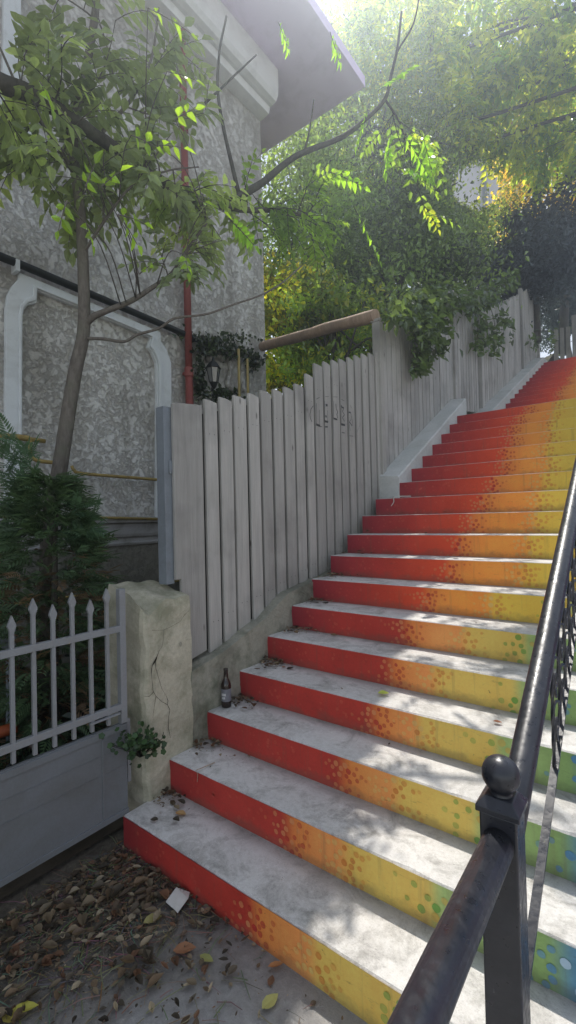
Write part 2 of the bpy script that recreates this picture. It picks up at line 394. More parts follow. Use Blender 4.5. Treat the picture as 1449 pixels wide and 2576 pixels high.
# ------------------------------------------------------------------ staircase
RED = (.52, .05, .038); ORG = (.93, .37, .105); YEL = (.86, .60, .135); GRN = (.42, .56, .20); BLU = (.06, .20, .45); PUR = (.20, .07, .30)
def lerp(a, b, t): return tuple(a[i]+(b[i]-a[i])*t for i in range(3))
def riser_mesh(xl, xr, y, z0, z1, n, b):
    """painted front: gradient columns with the dots laid on it; b = colour boundaries along x"""
    rnd = random.Random(100+n)
    wine = (.30, .035, .05) if n >= 5 else (.30, .035, .04)
    glow = (.84, .095, .03) if n >= 6 else (.56, .055, .036)
    O, Y_ = ((.97, .36, .06), (.88, .60, .08)) if n >= 6 else (ORG, YEL)
    def colour(x):
        c = flat(x)
        for q in range(4):      # sprayed edges: neighbouring colours melt into each other
            w = (.05, .04, .035, .05)[q]
            if abs(x-b[q]) < w:
                t = (x-b[q]+w)/(2*w); t = t*t*(3-2*t); c = lerp(flat(b[q]-w), flat(b[q]+w), t)
        return c
    def flat(x):
        if x < b[0]:
            t = (x-xl)/(b[0]-xl)
            return lerp(wine, RED, t/.45) if t < .45 else lerp(RED, glow, (t-.45)/.55)
        if x < b[1]: return lerp((.82, .25, .055), O, min(1, (x-b[0])/.2))
        if x < b[2]: return lerp(Y_, lerp(Y_, (.6, .42, .1), .2), (x-b[1])/(b[2]-b[1]))
        if x < b[3]: return lerp(GRN, (.22, .36, .12), (x-b[2])/(b[3]-b[2]))
        if x < b[4]: return lerp((.10, .26, .42), BLU, (x-b[3])/(b[4]-b[3]))
        return lerp(PUR, (.35, .05, .2), min(1, (x-b[4])/1.4))
    xs = sorted(set([xl, xr]+[xl+(xr-xl)*i/60 for i in range(61)]+[q+d for q in b for d in (-.05, -.035, -.02, -.01, 0, .01, .02, .035, .05)]))
    m = MB(); vs = []; cs = []; k = 7
    for x in xs:
        for j in range(k): vs.append((x, y, z0+(z1-z0)*j/(k-1))); cs.append(colour(x))
    fs = []
    for i in range(len(xs)-1):
        for j in range(k-1): a = i*k+j; fs.append((a, a+k, a+k+1, a+1))
    m.v = vs; m.f = fs; m.mi = [0]*len(fs); m.c = cs
    # close the block behind so that it has thickness
    o = len(m.v); m.v += [(xl, y+.05, z0), (xr, y+.05, z0), (xr, y+.05, z1), (xl, y+.05, z1)]; m.c += [RED]*4
    m.f.append((o, o+3, o+2, o+1)); m.mi.append(0)
    pale = [(.74, .30, .12), (.78, .52, .16), (.60, .42, .08), (.46, .58, .72)]
    deep = [(.52, .035, .03), (.72, .25, .05), (.14, .36, .06), (.06, .22, .46)]
    lay = 0
    for q in range(4):
        used = []
        cnt = rnd.randint(22, 30) if q < 2 else rnd.randint(9, 13)
        for _ in range(cnt*8):
            if len(used) >= cnt: break
            sx = rnd.gauss(.0, .05); zz = z0+.018+rnd.random()*(z1-z0-.036)
            r = (.0132-abs(sx)*.035)*rnd.uniform(.8, 1.2)*(1.15 if q > 1 else 1); r = max(.006, r)
            if any((sx-a)**2+(zz-c)**2 < (r+e+.001)**2 for a, c, e in used): continue
            used.append((sx, zz, r))
        for sx, zz, r in used:
            x = b[q]+sx*(1.0 if q < 2 else 1.25)
            if x < xl+.02 or x > xr-.02: continue
            bg = colour(x)
            right = sx > rnd.gauss(0, .018)
            tgt = deep[q] if right else pale[q]
            if q >= 2: tgt = deep[q] if not right else ((.62, .42, .08) if q == 2 else (.45, .6, .75))
            al = max(.12, .95-abs(sx)*4.5)*rnd.uniform(.7, 1)
            c = lerp(bg, tgt, al); lay += 1
            off = .0012+.0006*(lay % 3)
            seg = 11; ph = rnd.random()*6
            pts = [(x+r*rnd.uniform(.9, 1.08)*math.cos(ph+2*PI*i/seg), y-off, zz+r*rnd.uniform(.9, 1.08)*math.sin(ph+2*PI*i/seg)) for i in range(seg)]
            m.add(pts, [tuple(range(seg))], 0, c)
    # faint ghost dots in the red
    for _ in range(26):
        x = xl+.1+rnd.random()*(b[0]-xl-.25); zz = z0+.02+rnd.random()*(z1-z0-.04); r = rnd.uniform(.006, .012)
        c = lerp(colour(x), (.70, .2, .12), rnd.uniform(.08, .3)); lay += 1
        m.add([(x+r*math.cos(2*PI*i/10), y-.0012-.0006*(lay % 3), zz+r*math.sin(2*PI*i/10)) for i in range(10)], [tuple(range(10))], 0, c)
    return m
def tread_mesh(xl, xr, y0, y1, z):
    """slab with a slightly worn front edge"""
    m = MB(); n = 70; rnd = random.Random(int(z*1000)); vs = []; 
    prof = [(0, -.03), (0, -.006), (.006, 0)]
    for i in range(n+1):
        x = xl+(xr-xl)*i/n; w = rnd.uniform(-.0015, .0015)
        chip = rnd.random() < .05
        for dy, dz in prof:
            vs.append((x, y0+dy+w+(.008 if chip and dy > 0 else 0), z+dz-(.004 if chip and dz == -.006 else 0)))
        vs.append((x, y1, z)); vs.append((x, y1, z-.03))
    k = 5; fs = []
    for i in range(n):
        for j in range(k):
            a = i*k; j2 = (j+1) % k; fs.append((a+j, a+j2, a+k+j2, a+k+j))
    fs.append((0, 1, 2, 3, 4)); fs.append(tuple(n*k+j for j in (4, 3, 2, 1, 0)))
    m.add(vs, fs); return m

RO = [-1.25, -1.29, -1.18, -1.16, -1.19, -1.22, -1.19, -1.13, -1.15, -1.13, -1.12, -1.09, -1.07, -1.13, -1.12, -1.19, -1.17, -1.13]
OW = [.28, .28, .27, .24, .25, .36, .41, .48, .48, .46, .43, .40, .38, .37, .36, .38, .35, .31]      # width of the orange band, step by step
YG = [-.62, -.64, -.57, -.555, -.525, -.54]
def staircase():
    s = empty('staircase', 'long outdoor stairway with step fronts painted in rainbow colours and dots', 'stairs', (X0, Y0, 0))
    xr = 2.3; n = 0
    rnd = random.Random(5)
    steps = []
    for n in range(18):
        y = Y0+n*RUN; steps.append((n, X0 if n < 11 else -1.965, y, y+RUN, n*RISE, (n+1)*RISE))
    steps = [q if q[0] < 11 else (q[0], -1.965, 4.46+(q[0]-11)*.318, 4.46+(q[0]-10)*.318, q[4], q[5]) for q in steps]
    steps[10] = (10, X0, Y0+10*RUN, 4.47, 10*RISE, 11*RISE)
    yl = 4.46+6*.318; R2 = .385; Ytop = 7.95; zl = 18*RISE
    steps[-1] = (17, -1.965, yl, Ytop, 17*RISE, zl)
    for k in range(15):
        y = Ytop+k*R2; steps.append((18+k, -1.95, y, y+(R2 if k < 14 else 6), zl+k*RISE, zl+(k+1)*RISE))
    for n, xl, y0, y1, z0, z1 in steps:
        ro = RO[n] if n < len(RO) else -1.15+rnd.uniform(-.05, .05)
        ow = OW[n] if n < len(OW) else .33
        b = [ro, ro+ow, 0, 0, 0]
        b[2] = YG[n] if n < len(YG) else b[1]+.42
        b[3] = max(-.25, b[2]+.3)+rnd.uniform(-.02, .02); b[4] = b[3]+.6
        xl2 = xl-.07 if n >= 11 else xl-.006 if n > 4 or n == 0 else xl-.10
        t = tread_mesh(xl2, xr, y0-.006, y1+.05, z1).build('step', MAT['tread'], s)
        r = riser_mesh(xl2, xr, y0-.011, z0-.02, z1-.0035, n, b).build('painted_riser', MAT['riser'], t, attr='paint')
    return s

# ------------------------------------------------------------------ concrete bits
def rough_box(m, poly, x0, x1, amp=.006, seed=1, cell=.05, mi=0):
    """prism over (y,z) polygon, subdivided later by a modifier"""
    m.prism_x(poly, x0, x1, mi)
def displace(o, strength=.01, size=.12, levels=4, simple=True):
    sm = o.modifiers.new('cut', 'SUBSURF'); sm.subdivision_type = 'SIMPLE'; sm.levels = levels; sm.render_levels = levels
    tx = bpy.data.textures.new('wear', 'CLOUDS'); tx.noise_scale = size; tx.noise_depth = 3
    d = o.modifiers.new('wear', 'DISPLACE'); d.texture = tx; d.strength = strength; d.mid_level = .5; d.texture_coords = 'GLOBAL'
    return o

def stroke(m, pts, w, x, mi=0):
    """ribbon in the plane X = x through pixel points of the photo (already world (y,z))"""
    P = [np.array(p, float) for p in pts]
    for i in range(len(P)-1):
        d = P[i+1]-P[i]; L = np.linalg.norm(d)+1e-9; nrm = np.array([-d[1], d[0]])/L
        w0 = w[i] if hasattr(w, '__len__') else w; w1 = w[i+1] if hasattr(w, '__len__') else w
        a, b, c, e = P[i]+nrm*w0/2, P[i]-nrm*w0/2, P[i+1]-nrm*w1/2, P[i+1]+nrm*w1/2
        dx = (i % 2)*.0004
        m.add([(x+dx, *b), (x+dx, *c), (x+dx, *e), (x+dx, *a)], [(0, 1, 2, 3)], mi)

def pillar():
    m = MB(); xf = -2.118
    ya, yb = 1.478, 1.80
    # body as a grid so the corner can be chipped and the faces undulate
    nx, ny, nz = 10, 12, 30; x0 = -2.46
    def top(x, y):
        t = (y-ya)/(yb-ya); fr = (x-x0)/(xf-x0)
        z = 1.285-.075*fr-.01*t
        z -= max(0, .075-.22*abs(t-.14)-.10*(1-fr))*(1 if fr > .35 else .3)
        return z+.006*math.sin(40*y)+.004*math.sin(33*x+9*y)
    def P(i, j, k):
        x = x0+(xf-x0)*i/nx; y = ya+(yb-ya)*j/ny; zt = top(x, y); z = -.02+(zt+.02)*k/nz
        w = .004*math.sin(17*z+3*y)+.003*math.sin(41*z+20*y+11*x)
        if i == nx: x += w - (.012 if k == nz else .004 if k == nz-1 else 0)
        if j == 0: y += w+(.012 if k == nz else .004 if k == nz-1 else 0)+(.010 if i == nx else 0)
        if i == nx and j == 0: x -= .010
        return (x, y, z)
    idx = {}
    def vid(i, j, k):
        key = (i, j, k)
        if key not in idx: idx[key] = len(m.v); m.v.append(P(i, j, k)); m.c.append((.5,)*3)
        return idx[key]
    def q(*a): m.f.append(tuple(vid(*p) for p in a)); m.mi.append(0)
    for j in range(ny):
        for k in range(nz):
            q((nx, j, k), (nx, j+1, k), (nx, j+1, k+1), (nx, j, k+1)); q((0, j+1, k), (0, j, k), (0, j, k+1), (0, j+1, k+1))
    for i in range(nx):
        for k in range(nz):
            q((i, 0, k), (i+1, 0, k), (i+1, 0, k+1), (i, 0, k+1)); q((i+1, ny, k), (i, ny, k), (i, ny, k+1), (i+1, ny, k+1))
        for j in range(ny): q((i, j, nz), (i+1, j, nz), (i+1, j+1, nz), (i, j+1, nz))
    # cracks
    def cr(cx, cy):
        p = PX((500+cx*.4141)*.6289, (2250+cy*.4141)*.6289, xf); return (p[1], p[2])
    X = xf+.0085
    stroke(m, [cr(*p) for p in [(348, 815), (318, 855), (300, 905), (285, 945), (255, 990), (245, 1040), (250, 1120), (262, 1240), (290, 1290), (345, 1340), (400, 1370), (425, 1420), (413, 1480), (410, 1600), (430, 1690)]],
           [.001, .0018, .004, .010, .0035, .004, .0018, .0026, .0018, .0018, .0026, .0024, .0022, .003, .0018], X, 1)
    stroke(m, [cr(*p) for p in [(285, 945), (285, 1010), (305, 1080), (322, 1140), (345, 1215), (385, 1280), (405, 1330), (400, 1370)]], [.005, .0022, .002, .0022, .001, .001, .004, .002], X+.0006, 1)
    stroke(m, [cr(*p) for p in [(290, 1290), (275, 1370), (258, 1500)]], [.003, .002, .001], X+.0003, 1)
    stroke(m, [cr(*p) for p in [(262, 1250), (225, 1290), (170, 1288)]], [.003, .0025, .001], X+.0009, 1)
    stroke(m, [cr(*p) for p in [(250, 655), (360, 650), (430, 620), (520, 570), (560, 510), (605, 465)]], .0012, X+.0011, 1)
    stroke(m, [cr(*p) for p in [(365, 650), (360, 740), (345, 815)]], .0015, X+.0014, 1)
    c0 = cr(527, 787); m.add([(X, c0[0]+.011*math.cos(a), c0[1]+.014*math.sin(a)) for a in np.linspace(0, 2*PI, 9)[:-1]], [tuple(range(8))], 2)
    o = m.build('gate_pillar', [MAT['pillar'], MAT['crack'], MAT['cheek']])
    return tag(o, 'cracked rendered pillar with a broken top corner between grey gate and plank fence', 'pillar')

def cheek():
    m = MB()
    top = [PX(*p, -2.125)[1:] for p in [(480, 1690), (560, 1640), (665, 1556), (724, 1492)]]
    poly = [(1.795, -.02), (1.795, top[0][1])]+[(p[0], p[1]) for p in top]+[(3.4, 1.18), (4.5, 1.72), (4.5, -.02)]
    poly = [poly[0]]+poly[2:]
    m.prism_x(poly, -2.30, -2.119)
    o = m.build('stair_cheek_wall', MAT['cheek'])
    tri = o.modifiers.new('tri', 'TRIANGULATE'); displace(o, .02, .09, 5)
    return tag(o, 'low mossy concrete wall sloping up beside the lowest red steps', 'wall')

def kerbs():
    def kerb(pts, xo, xi, depth, label):
        m = MB()
        n = len(pts); rnd = random.Random(n); vs = []; N = 24
        Y = np.linspace(pts[0][0], pts[-1][0], N); Z = np.interp(Y, [p[0] for p in pts], [p[1] for p in pts])
        for y, z in zip(Y, Z):
            j = rnd.uniform(-.003, .003)
            vs += [(xo, y, z-depth), (xo, y, z+.03), (xi-.012, y, z+.012+j), (xi+j*.6, y, z-.004+j), (xi, y, z-depth)]
        fs = []
        for i in range(N-1):
            for k in range(5): a = i*5; k2 = (k+1) % 5; fs.append((a+k, a+k2, a+5+k2, a+5+k))
        fs += [(0, 1, 2, 3, 4), tuple((N-1)*5+k for k in (4, 3, 2, 1, 0))]
        m.add(vs, fs); o = m.build('stair_kerb', MAT['kerb'])
        tag(o, label, 'kerb', 'sloping kerbs beside the stairs')
    kerb([(4.43, 2.03), (6.78, 3.28)], -2.2, -1.985, .42, 'pale sloping concrete kerb beside the middle red and orange steps, below the vine')
    kerb([(7.9, 3.23), (13.4, 5.60), (13.95, 5.66)], -2.25, -1.97, .5, 'pale sloping concrete kerb beside the uppermost crimson steps, farther up')

# ------------------------------------------------------------------ fences
def plank(m_name, y0, y1, zb0, zb1, zt0, zt1, x, th, mat, parent, rnd, lean=.004, ink=()):
    m = MB(); j = rnd.uniform(-lean, lean); xf = x+rnd.uniform(-.003, .003)
    N = 1
    # slightly rounded top: extra point
    ym = y0+(y1-y0)*.3
    poly = [(y0, zb0), (y1, zb1), (y1+j, zt1-.003), (y0+(y1-y0)*.55+j, zt0*.5+zt1*.5+.003), (y0+j, zt0)]
    m.prism_x(poly, xf-th, xf)
    for zn in (zb1+.16, zt0-.22):
        for q in (.3, .7):
            yn = y0+(y1-y0)*q; m.add([(xf+.0008, yn+.0035*math.cos(a), zn+.0035*math.sin(a)) for a in np.linspace(0, 2*PI, 7)[:-1]], [tuple(range(6))], 1)
    for k, (pts, w) in enumerate(ink): stroke(m, pts, w, xf+.0012+.0003*(k % 4), 1)
    return m.build(m_name, [mat, MAT['ink']], parent, bevel=.003)

def fence_near():
    # pen marks
    def g(cx, cy):
        q = PX((1180+cx*.2208)*.6289, (1500+cy*.2208)*.6289, -2.196); return (q[1], q[2])
    W = .00062
    S = [([(330, 560), (290, 620), (270, 720), (285, 800), (310, 850)], 11), ([(390, 510), (385, 720), (390, 905)], 9), ([(445, 630), (450, 920)], 8),
         ([(385, 895), (458, 922)], 30), ([(455, 935), (490, 938)], 10), ([(548, 470), (545, 830)], 9), ([(600, 640), (603, 850)], 7), ([(545, 835), (610, 850)], 30),
         ([(553, 938), (602, 938)], 20), ([(390, 435), (450, 405)], 7), ([(555, 390), (620, 388)], 5), ([(698, 395), (775, 398)], 5), ([(705, 470), (700, 780)], 7),
         ([(742, 520), (750, 610), (775, 670), (760, 720), (775, 780)], 14), ([(703, 785), (768, 808)], 26), ([(690, 955), (775, 980)], 9),
         ([(850, 545), (850, 580), (895, 595)], 24), ([(845, 590), (845, 880)], 10), ([(893, 600), (868, 660), (905, 720), (868, 770), (905, 840)], 12), ([(843, 890), (914, 907)], 33),
         ([(850, 440), (905, 465)], 7), ([(858, 1040), (912, 1050)], 11), ([(978, 672), (1016, 682)], 24), ([(1015, 690), (1055, 910)], 8), ([(990, 850), (1040, 920)], 18),
         ([(1020, 800), (985, 860)], 8), ([(990, 900), (1010, 1010)], 5), ([(990, 1100), (1060, 1108)], 8), ([(1000, 545), (1040, 605)], 6),
         ([(565, 545), (600, 545)], 34), ([(560, 748), (582, 748)], 30), ([(1100, 790), (1120, 830), (1110, 900)], 4), ([(1170, 850), (1180, 900), (1120, 1040)], 4)]
    INK = [([g(*p) for p in pts], w*W) for pts, w in S]
    f = empty('plank_fence', 'nearest grey plank fence section with scribbled marks, from the pillar up to the first post', 'fence', (-2.2, 1.75, .7), 'grey plank fence sections beside the stairs')
    rnd = random.Random(3)
    xe = [(434, 509), (515, 547.5), (552.5, 584.5), (588.5, 620.5), (625.5, 652.5), (656.5, 683.5), (686.5, 711), (714.5, 739), (742, 765), (768, 787.5), (790, 811.5), (814, 832), (834.5, 852), (854, 872), (874, 889.5), (891.5, 907), (909.5, 925), (927.5, 941), (943, 956)]
    yt = [1013, 1007, 1002, 997, 992, 984, 981, 975, 967, 942, 916, 911, 907, 904, 900, 895, 891, 889, 886]
    yb = [1660, 1636, 1610, 1584, 1565, 1548, 1527, 1510, 1493, 1475, 1458, 1440, 1425, 1408, 1386, 1362, 1338, 1312, 1290]
    for k, ((a, b), t, q) in enumerate(zip(xe, yt, yb)):
        A = PX(a+.6, t, -2.2); B = PX(b-1.0, t+6, -2.2); zb = PX((a+b)/2, q, -2.2)[2]
        sl = .28*(B[1]-A[1])
        if k == 0:
            # wide board: its left part stops on the pillar top
            m = MB(); y1 = B[1]; ym = 1.806
            m.prism_x([(A[1], 1.295), (ym, 1.295), (ym, zb-.02), (y1, zb+.02), (y1, B[2]), (A[1]+.03, A[2]+.006), (A[1], A[2]-.006)], -2.222, -2.2)
            m.build('wide_board', MAT['plank'], f, bevel=.003)
            continue
        plank('plank', A[1], B[1], zb-sl/2, zb+sl/2, A[2]+.010, B[2]-.004, -2.2, .022, MAT['plank'], f, rnd, ink=[q for q in INK if A[1]-.01 < q[0][0][0] < B[1]+.006])
    bk = MB(); bk.prism_x([(1.83, .78), (2.6, .97), (3.5, 1.25), (4.46, 1.8), (4.46, 3.28), (3.3, 2.8), (3.1, 2.7), (2.6, 2.5), (1.83, 2.26)], -2.242, -2.226)
    bk.build('gap_shade_sheet', MAT['gap'], f)  # dark sheet added behind the planks so their gaps read as shade
    p = MB(); a = PX(412, 1020, -2.22); b = PX(432, 1020, -2.22)
    p.box((-2.30, a[1], 1.27), (-2.225, b[1], a[2])); p.box((-2.224, a[1]+.03, 1.92), (-2.215, b[1]-.0, 2.0))
    p.build('steel_post', MAT['steel'], f, bevel=.004)
    return f

def fence_mid():
    f = empty('plank_fence', 'middle plank fence section behind the kerb, half hidden by the hanging vine', 'fence', (-2.2, 4.5, 1.9), 'grey plank fence sections beside the stairs')
    rnd = random.Random(9)
    p = MB(); p.box((-2.26, 4.47, 1.6), (-2.17, 4.555, 3.70)); p.box((-2.27, 4.46, 3.70), (-2.16, 4.565, 3.73)); p.build('post', MAT['plank'], f, bevel=.006)
    y = 4.565; k = 0
    while y < 6.9:
        w = rnd.uniform(.105, .125); zt = 3.66+(y-4.565)*.505+rnd.uniform(-.02, .02); zb = 1.93+(y-4.565)*.535
        plank('plank', y, y+w, zb, zb+.04, zt, zt-.012, -2.2, .022, MAT['plank2'], f, rnd); y += w+rnd.uniform(.012, .02)
    b = MB(); b.prism_x([(4.56, 1.95), (6.92, 3.2), (6.92, 4.75), (4.56, 3.55)], -2.25, -2.23); b.build('gap_shade_sheet', MAT['gap'], f)  # added dark sheet, paints the shade in this section's gaps
def fence_up():
    f = empty('plank_fence', 'uppermost weathered plank fence section above the landing, in dappled sun', 'fence', (-2.2, 6.95, 3.2), 'grey plank fence sections beside the stairs')
    rnd = random.Random(12)
    def zt(y): return 4.98+(y-6.95)*.27 if y < 9.7 else 5.72+(y-9.7)*.475
    def zb(y): return float(np.interp(y, [6.9, 8.9, 9.75, 11.5, 13.9, 15], [3.22, 3.50, 3.97, 4.84, 5.85, 6.2]))
    for y, t in ((6.92, 4.95), (8.36, 5.35), (11.95, 6.9), (14.05, 7.82)):
        p = MB(); p.box((-2.25, y, zb(y)-.3), (-2.165, y+.12, t)); p.build('post', MAT['plank2'], f, bevel=.006)
    y = 7.05
    while y < 14.1:
        w = rnd.uniform(.10, .13)
        if not any(abs(y-q) < .11 for q in (8.36, 11.95, 14.05)):
            t = zt(y)+rnd.uniform(-.02, .02)
            plank('plank', y, y+w, zb(y)-.05, zb(y)-.02, t, t-.015, -2.2, .022, MAT['plank2'], f, rnd, .012)
        y += w+rnd.uniform(.012, .028)
    b = MB(); b.prism_x([(7.05, 3.25), (8.9, 3.5), (9.75, 3.97), (13.9, 5.85), (14.1, 7.55), (9.7, 5.6), (7.05, 4.85)], -2.25, -2.23); b.build('gap_shade_sheet', MAT['gap'], f)  # dark sheet added here too for shade between the upper planks
def fence_far():
    f = empty('plank_fence', 'farthest pale plank fence crossing the top of the stairs under the dark shrub', 'fence', (-1.5, 15.6, 5.5), 'grey plank fence sections beside the stairs')
    rnd = random.Random(15)
    x = -2.05
    while x < 1.6:
        w = rnd.uniform(.10, .14); m = MB(); t = 7.05+rnd.uniform(-.05, .05)
        m.prism_y([(x, 5.3), (x+w, 5.3), (x+w, t-.02), (x+w*.3, t)], 15.6, 15.622)
        m.build('plank', MAT['plank2'], f, bevel=.003); x += w+.02
    p = MB(); p.box((-1.55, 15.5, 5.3), (-1.42, 15.59, 7.25)); p.build('post', MAT['plank2'], f)

# ------------------------------------------------------------------ gate
def gate():
    X = -2.145
    g = empty('metal_gate', 'grey metal yard gate with spear pickets over a sheet panel beside the cracked pillar', 'gate', (X, .2, .15))
    ya, yb = -.55, 1.385
    m = MB(); m.box((X-.018, ya, .157), (X+.002, yb, .62))
    m.build('sheet_panel', MAT['gatepan'], g, bevel=.002)
    m = MB()
    m.box((X-.02, ya, .585), (X+.010, yb, .615)); m.box((X-.02, ya, .158), (X+.010, yb, .185)); m.box((X+.0025, ya, .50), (X+.005, yb, .503)); m.box((X+.0025, ya, .405), (X+.005, yb, .408))
    m.box((X-.02, yb-.14, .19), (X+.006, yb-.128, .58))
    m.build('panel_trim', MAT['gatepan'], g, bevel=.002)
    for z in (1.10, .705):
        r = MB(); r.box((X-.014, ya, z-.016), (X+.0115, yb-.016, z+.016)); r.build('rail', MAT['gate'], g, bevel=.002)
    for y in (yb-.034, ya):
        u = MB(); u.box((X-.022, y, .62), (X+.012, y+.034, 1.30)); u.build('stile', MAT['gate'], g, bevel=.002)
    ys = []; px = [(28, 1548), (82, 1505), (132, 1520), (180, 1490), (226, 1508), (267, 1480)]
    spots = [(PX(a, b, X)[1], PX(a, b, X)[2]) for a, b in px]
    y = spots[0][0]; k = 0
    while y > ya+.14:
        y -= .088; spots.append((y, 1.315 if k % 2 == 0 else 1.262)); k += 1
    for y, zt in spots:
        zt -= .0
        p = MB(); w = .0085
        p.box((X-.009, y-w, .635), (X+.008, y+w, zt-.075))
        # flat spear head
        z0 = zt-.08; outline = [(y-.008, z0), (y-.009, z0+.01), (y-.0175, z0+.034), (y-.015, z0+.042), (y, zt), (y+.015, z0+.042), (y+.0175, z0+.034), (y+.009, z0+.01), (y+.008, z0)]
        p.prism_x(outline, X-.007, X+.0095)
        p.build('picket', MAT['gate'], g, bevel=.0015)
    l = MB(); l.box((X-.03, yb+.012, .30), (X-.012, yb+.03, .62)); l.box((X+.004, 1.18, .675), (X+.02, 1.34, .683)); l.build('latch', MAT['gate'], g)
    return g

# ------------------------------------------------------------------ house
XW = -4.4
def yz(x, y, X=XW): q = PX(x, y, X); return (q[1], q[2])
def ring(m, outer, inner, x0, x1, mi=0):
    n = len(outer); vs = []
    for (a, b) in zip(outer, inner): vs += [(x0, *a), (x1, *a), (x1, *b), (x0, *b)]
    fs = []
    for i in range(n-1):
        for k in range(4): a = i*4; k2 = (k+1) % 4; fs.append((a+k, a+k2, a+4+k2, a+4+k))
    fs += [(0, 1, 2, 3), tuple((n-1)*4+k for k in (3, 2, 1, 0))]
    m.add(vs, fs, mi)
def off_line(pts, d):
    P = [np.array(p) for p in pts]; out = []
    for i in range(len(P)):
        t = P[min(i+1, len(P)-1)]-P[max(i-1, 0)]; t = t/np.linalg.norm(t); out.append(tuple(P[i]+d*np.array([-t[1], t[0]])))
    return out

def house():
    h = empty('stucco_house', 'tall old house with rough stucco wall, blind framed panel, red downpipe and deep eaves', 'house', (XW, 0, 0))
    YC = 5.26; YB = -7.0
    w = MB(); w.box((-13, YB, -.02), (XW, YC, 8.12)); w.build('wall', MAT['stucco'], h)
    # roof: soffit slab and hipped roof above
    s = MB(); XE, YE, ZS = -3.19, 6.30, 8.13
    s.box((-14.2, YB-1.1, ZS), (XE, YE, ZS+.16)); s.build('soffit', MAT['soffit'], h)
    r = MB(); z0 = ZS+.162; a = [(-14.15, YB-1.05, z0), (XE-.03, YB-1.05, z0), (XE-.03, YE-.03, z0), (-14.15, YE-.03, z0)]
    r.add(a+[(-8.7, YB+4.2, z0+3.4), (-8.7, YE-5.3, z0+3.4)], [(0, 3, 2, 1), (0, 1, 4), (1, 2, 5, 4), (2, 3, 5), (3, 0, 4, 5)]); r.build('roof', MAT['roof'], h)
    # cornice under the eaves
    c = MB(); prof = [PY(*p, YC) for p in [(655, 306), (664, 299), (677, 287), (680, 270), (686, 266), (695, 256), (700, 242), (701, 222)]]
    prof = [(max(p[0], XW+.003), p[2]) for p in prof]; zc = max(p[1] for p in prof)
    print('cornice', prof)
    poly = prof+[(prof[-1][0], ZS-.003), (XW+.003, ZS-.003)]
    c.prism_y(poly, YB, YC-.004); c.build('cornice', MAT['cornice'], h)
    # blind window panel with lugged architrave
    out = [yz(*p) for p in [(8, 1310), (8, 1000), (9, 780), (14, 745), (26, 722), (42, 706), (43, 690), (200, 755), (397, 838), (399, 862), (412, 880), (424, 915), (425, 960), (425, 1150), (424, 1312)]]
    inn = [yz(*p) for p in [(50, 1310), (50, 1000), (51, 800), (54, 784), (64, 772), (86, 766), (88, 735), (200, 780), (372, 852), (366, 876), (376, 888), (387, 915), (388, 950), (388, 1150), (387, 1312)]]
    fr = MB(); ring(fr, out, inn, XW+.002, XW+.05); fr.build('panel_frame', MAT['trim'], h, bevel=.006)
    mid = [tuple(.28*np.array(a)+.72*np.array(b)) for a, b in zip(out, inn)]; mid2 = [tuple(.08*np.array(a)+.92*np.array(b)) for a, b in zip(out, inn)]
    be = MB(); ring(be, mid, mid2, XW+.0525, XW+.075); be.build('panel_bead', MAT['trim'], h, bevel=.008)
    # upper window surround, only its lower corner shows behind the leaves
    uo = [yz(*p) for p in [(48, -60), (47, 120), (46, 250), (45, 330), (84, 345), (86, 385)]]
    ui = [yz(*p) for p in [(4, -90), (3, 100), (2, 220), (-8, 300), (-6, 335), (20, 352)]]
    u = MB(); ring(u, uo, ui, XW+.002, XW+.05); u.build('upper_window_surround', MAT['trim'], h, bevel=.006)
    # cable trunk
    A = PX(-160, 590, XW+.07); B = PX(0, 645, XW+.07); D = PX(200, 728, XW+.07); E_ = PX(562, 882, XW+.07)
    t = MB(); t.tube(smooth_line([(XW+.07, -6.5, A[2]+.22), (XW+.07, -2.5, A[2]+.11), A, B, D, E_], 8), .036, 10); t.build('drain_trunk', MAT['black'], h, smooth=True)
    q = PX(44, 668, XW+.1); b = MB(); b.box((XW+.003, q[1]-.015, q[2]-.05), (XW+.115, q[1]+.015, q[2]+.05)); b.build('pipe_clip', MAT['trim'], h)
    # red downpipe
    P0 = PX(477, 1020, XW+.1); zt = 8.0
    d = MB(); y = P0[1]
    for za, zb, rr in ((.3, 3.42, .047), (3.42, 6.4, .043), (6.4, zt-.25, .043)):
        d.tube([(XW+.1, y, za), (XW+.1, y, zb)], rr, 16)
    d.build('downpipe', MAT['redpipe'], h, smooth=True)
    for z in (3.42, 5.2, 6.4):
        cc = MB(); cc.lathe([(.044, -.06), (.054, -.05), (.054, .05), (.044, .06)], (XW+.1, y, z), 16); cc.box((XW+.002, y-.02, z-.015), (XW+.06, y+.02, z+.015)); cc.build('pipe_collar', MAT['redpipe'], h)
    # string course and plinth
    s1 = MB(); s1.prism_y([(XW+.002, 1.40), (XW+.05, 1.40), (XW+.06, 1.425), (XW+.035, 1.44), (XW+.035, 1.475), (XW+.06, 1.49), (XW+.07, 1.52), (XW+.07, 1.625), (XW+.11, 1.64), (XW+.11, 1.675), (XW+.002, 1.70)], YB, 3.6)
    s1.build('string_course', MAT['sill'], h, bevel=.003)
    pl = MB(); pl.box((XW+.001, YB, -.02), (XW+.03, 4.2, 1.398)); pl.build('plinth', MAT['plinth'], h)
    wz = PX(413, 1466, XW+.06)[2]; wi = MB(); wi.tube([(XW+.06, 1.5, wz+.02), (XW+.06, 2.6, wz-.005), (XW+.06, 3.7, wz)], .011, 6); wi.build('conduit', MAT['gas'], h)
    # gas pipes and meter
    X = XW+.14
    g = MB(); g.tube(smooth_line([PX(180, 1172, X), PX(186, 1182, X), PX(205, 1191, X), PX(300, 1199, X), PX(412, 1208, X), PX(520, 1217, X)], 4), .016, 8)
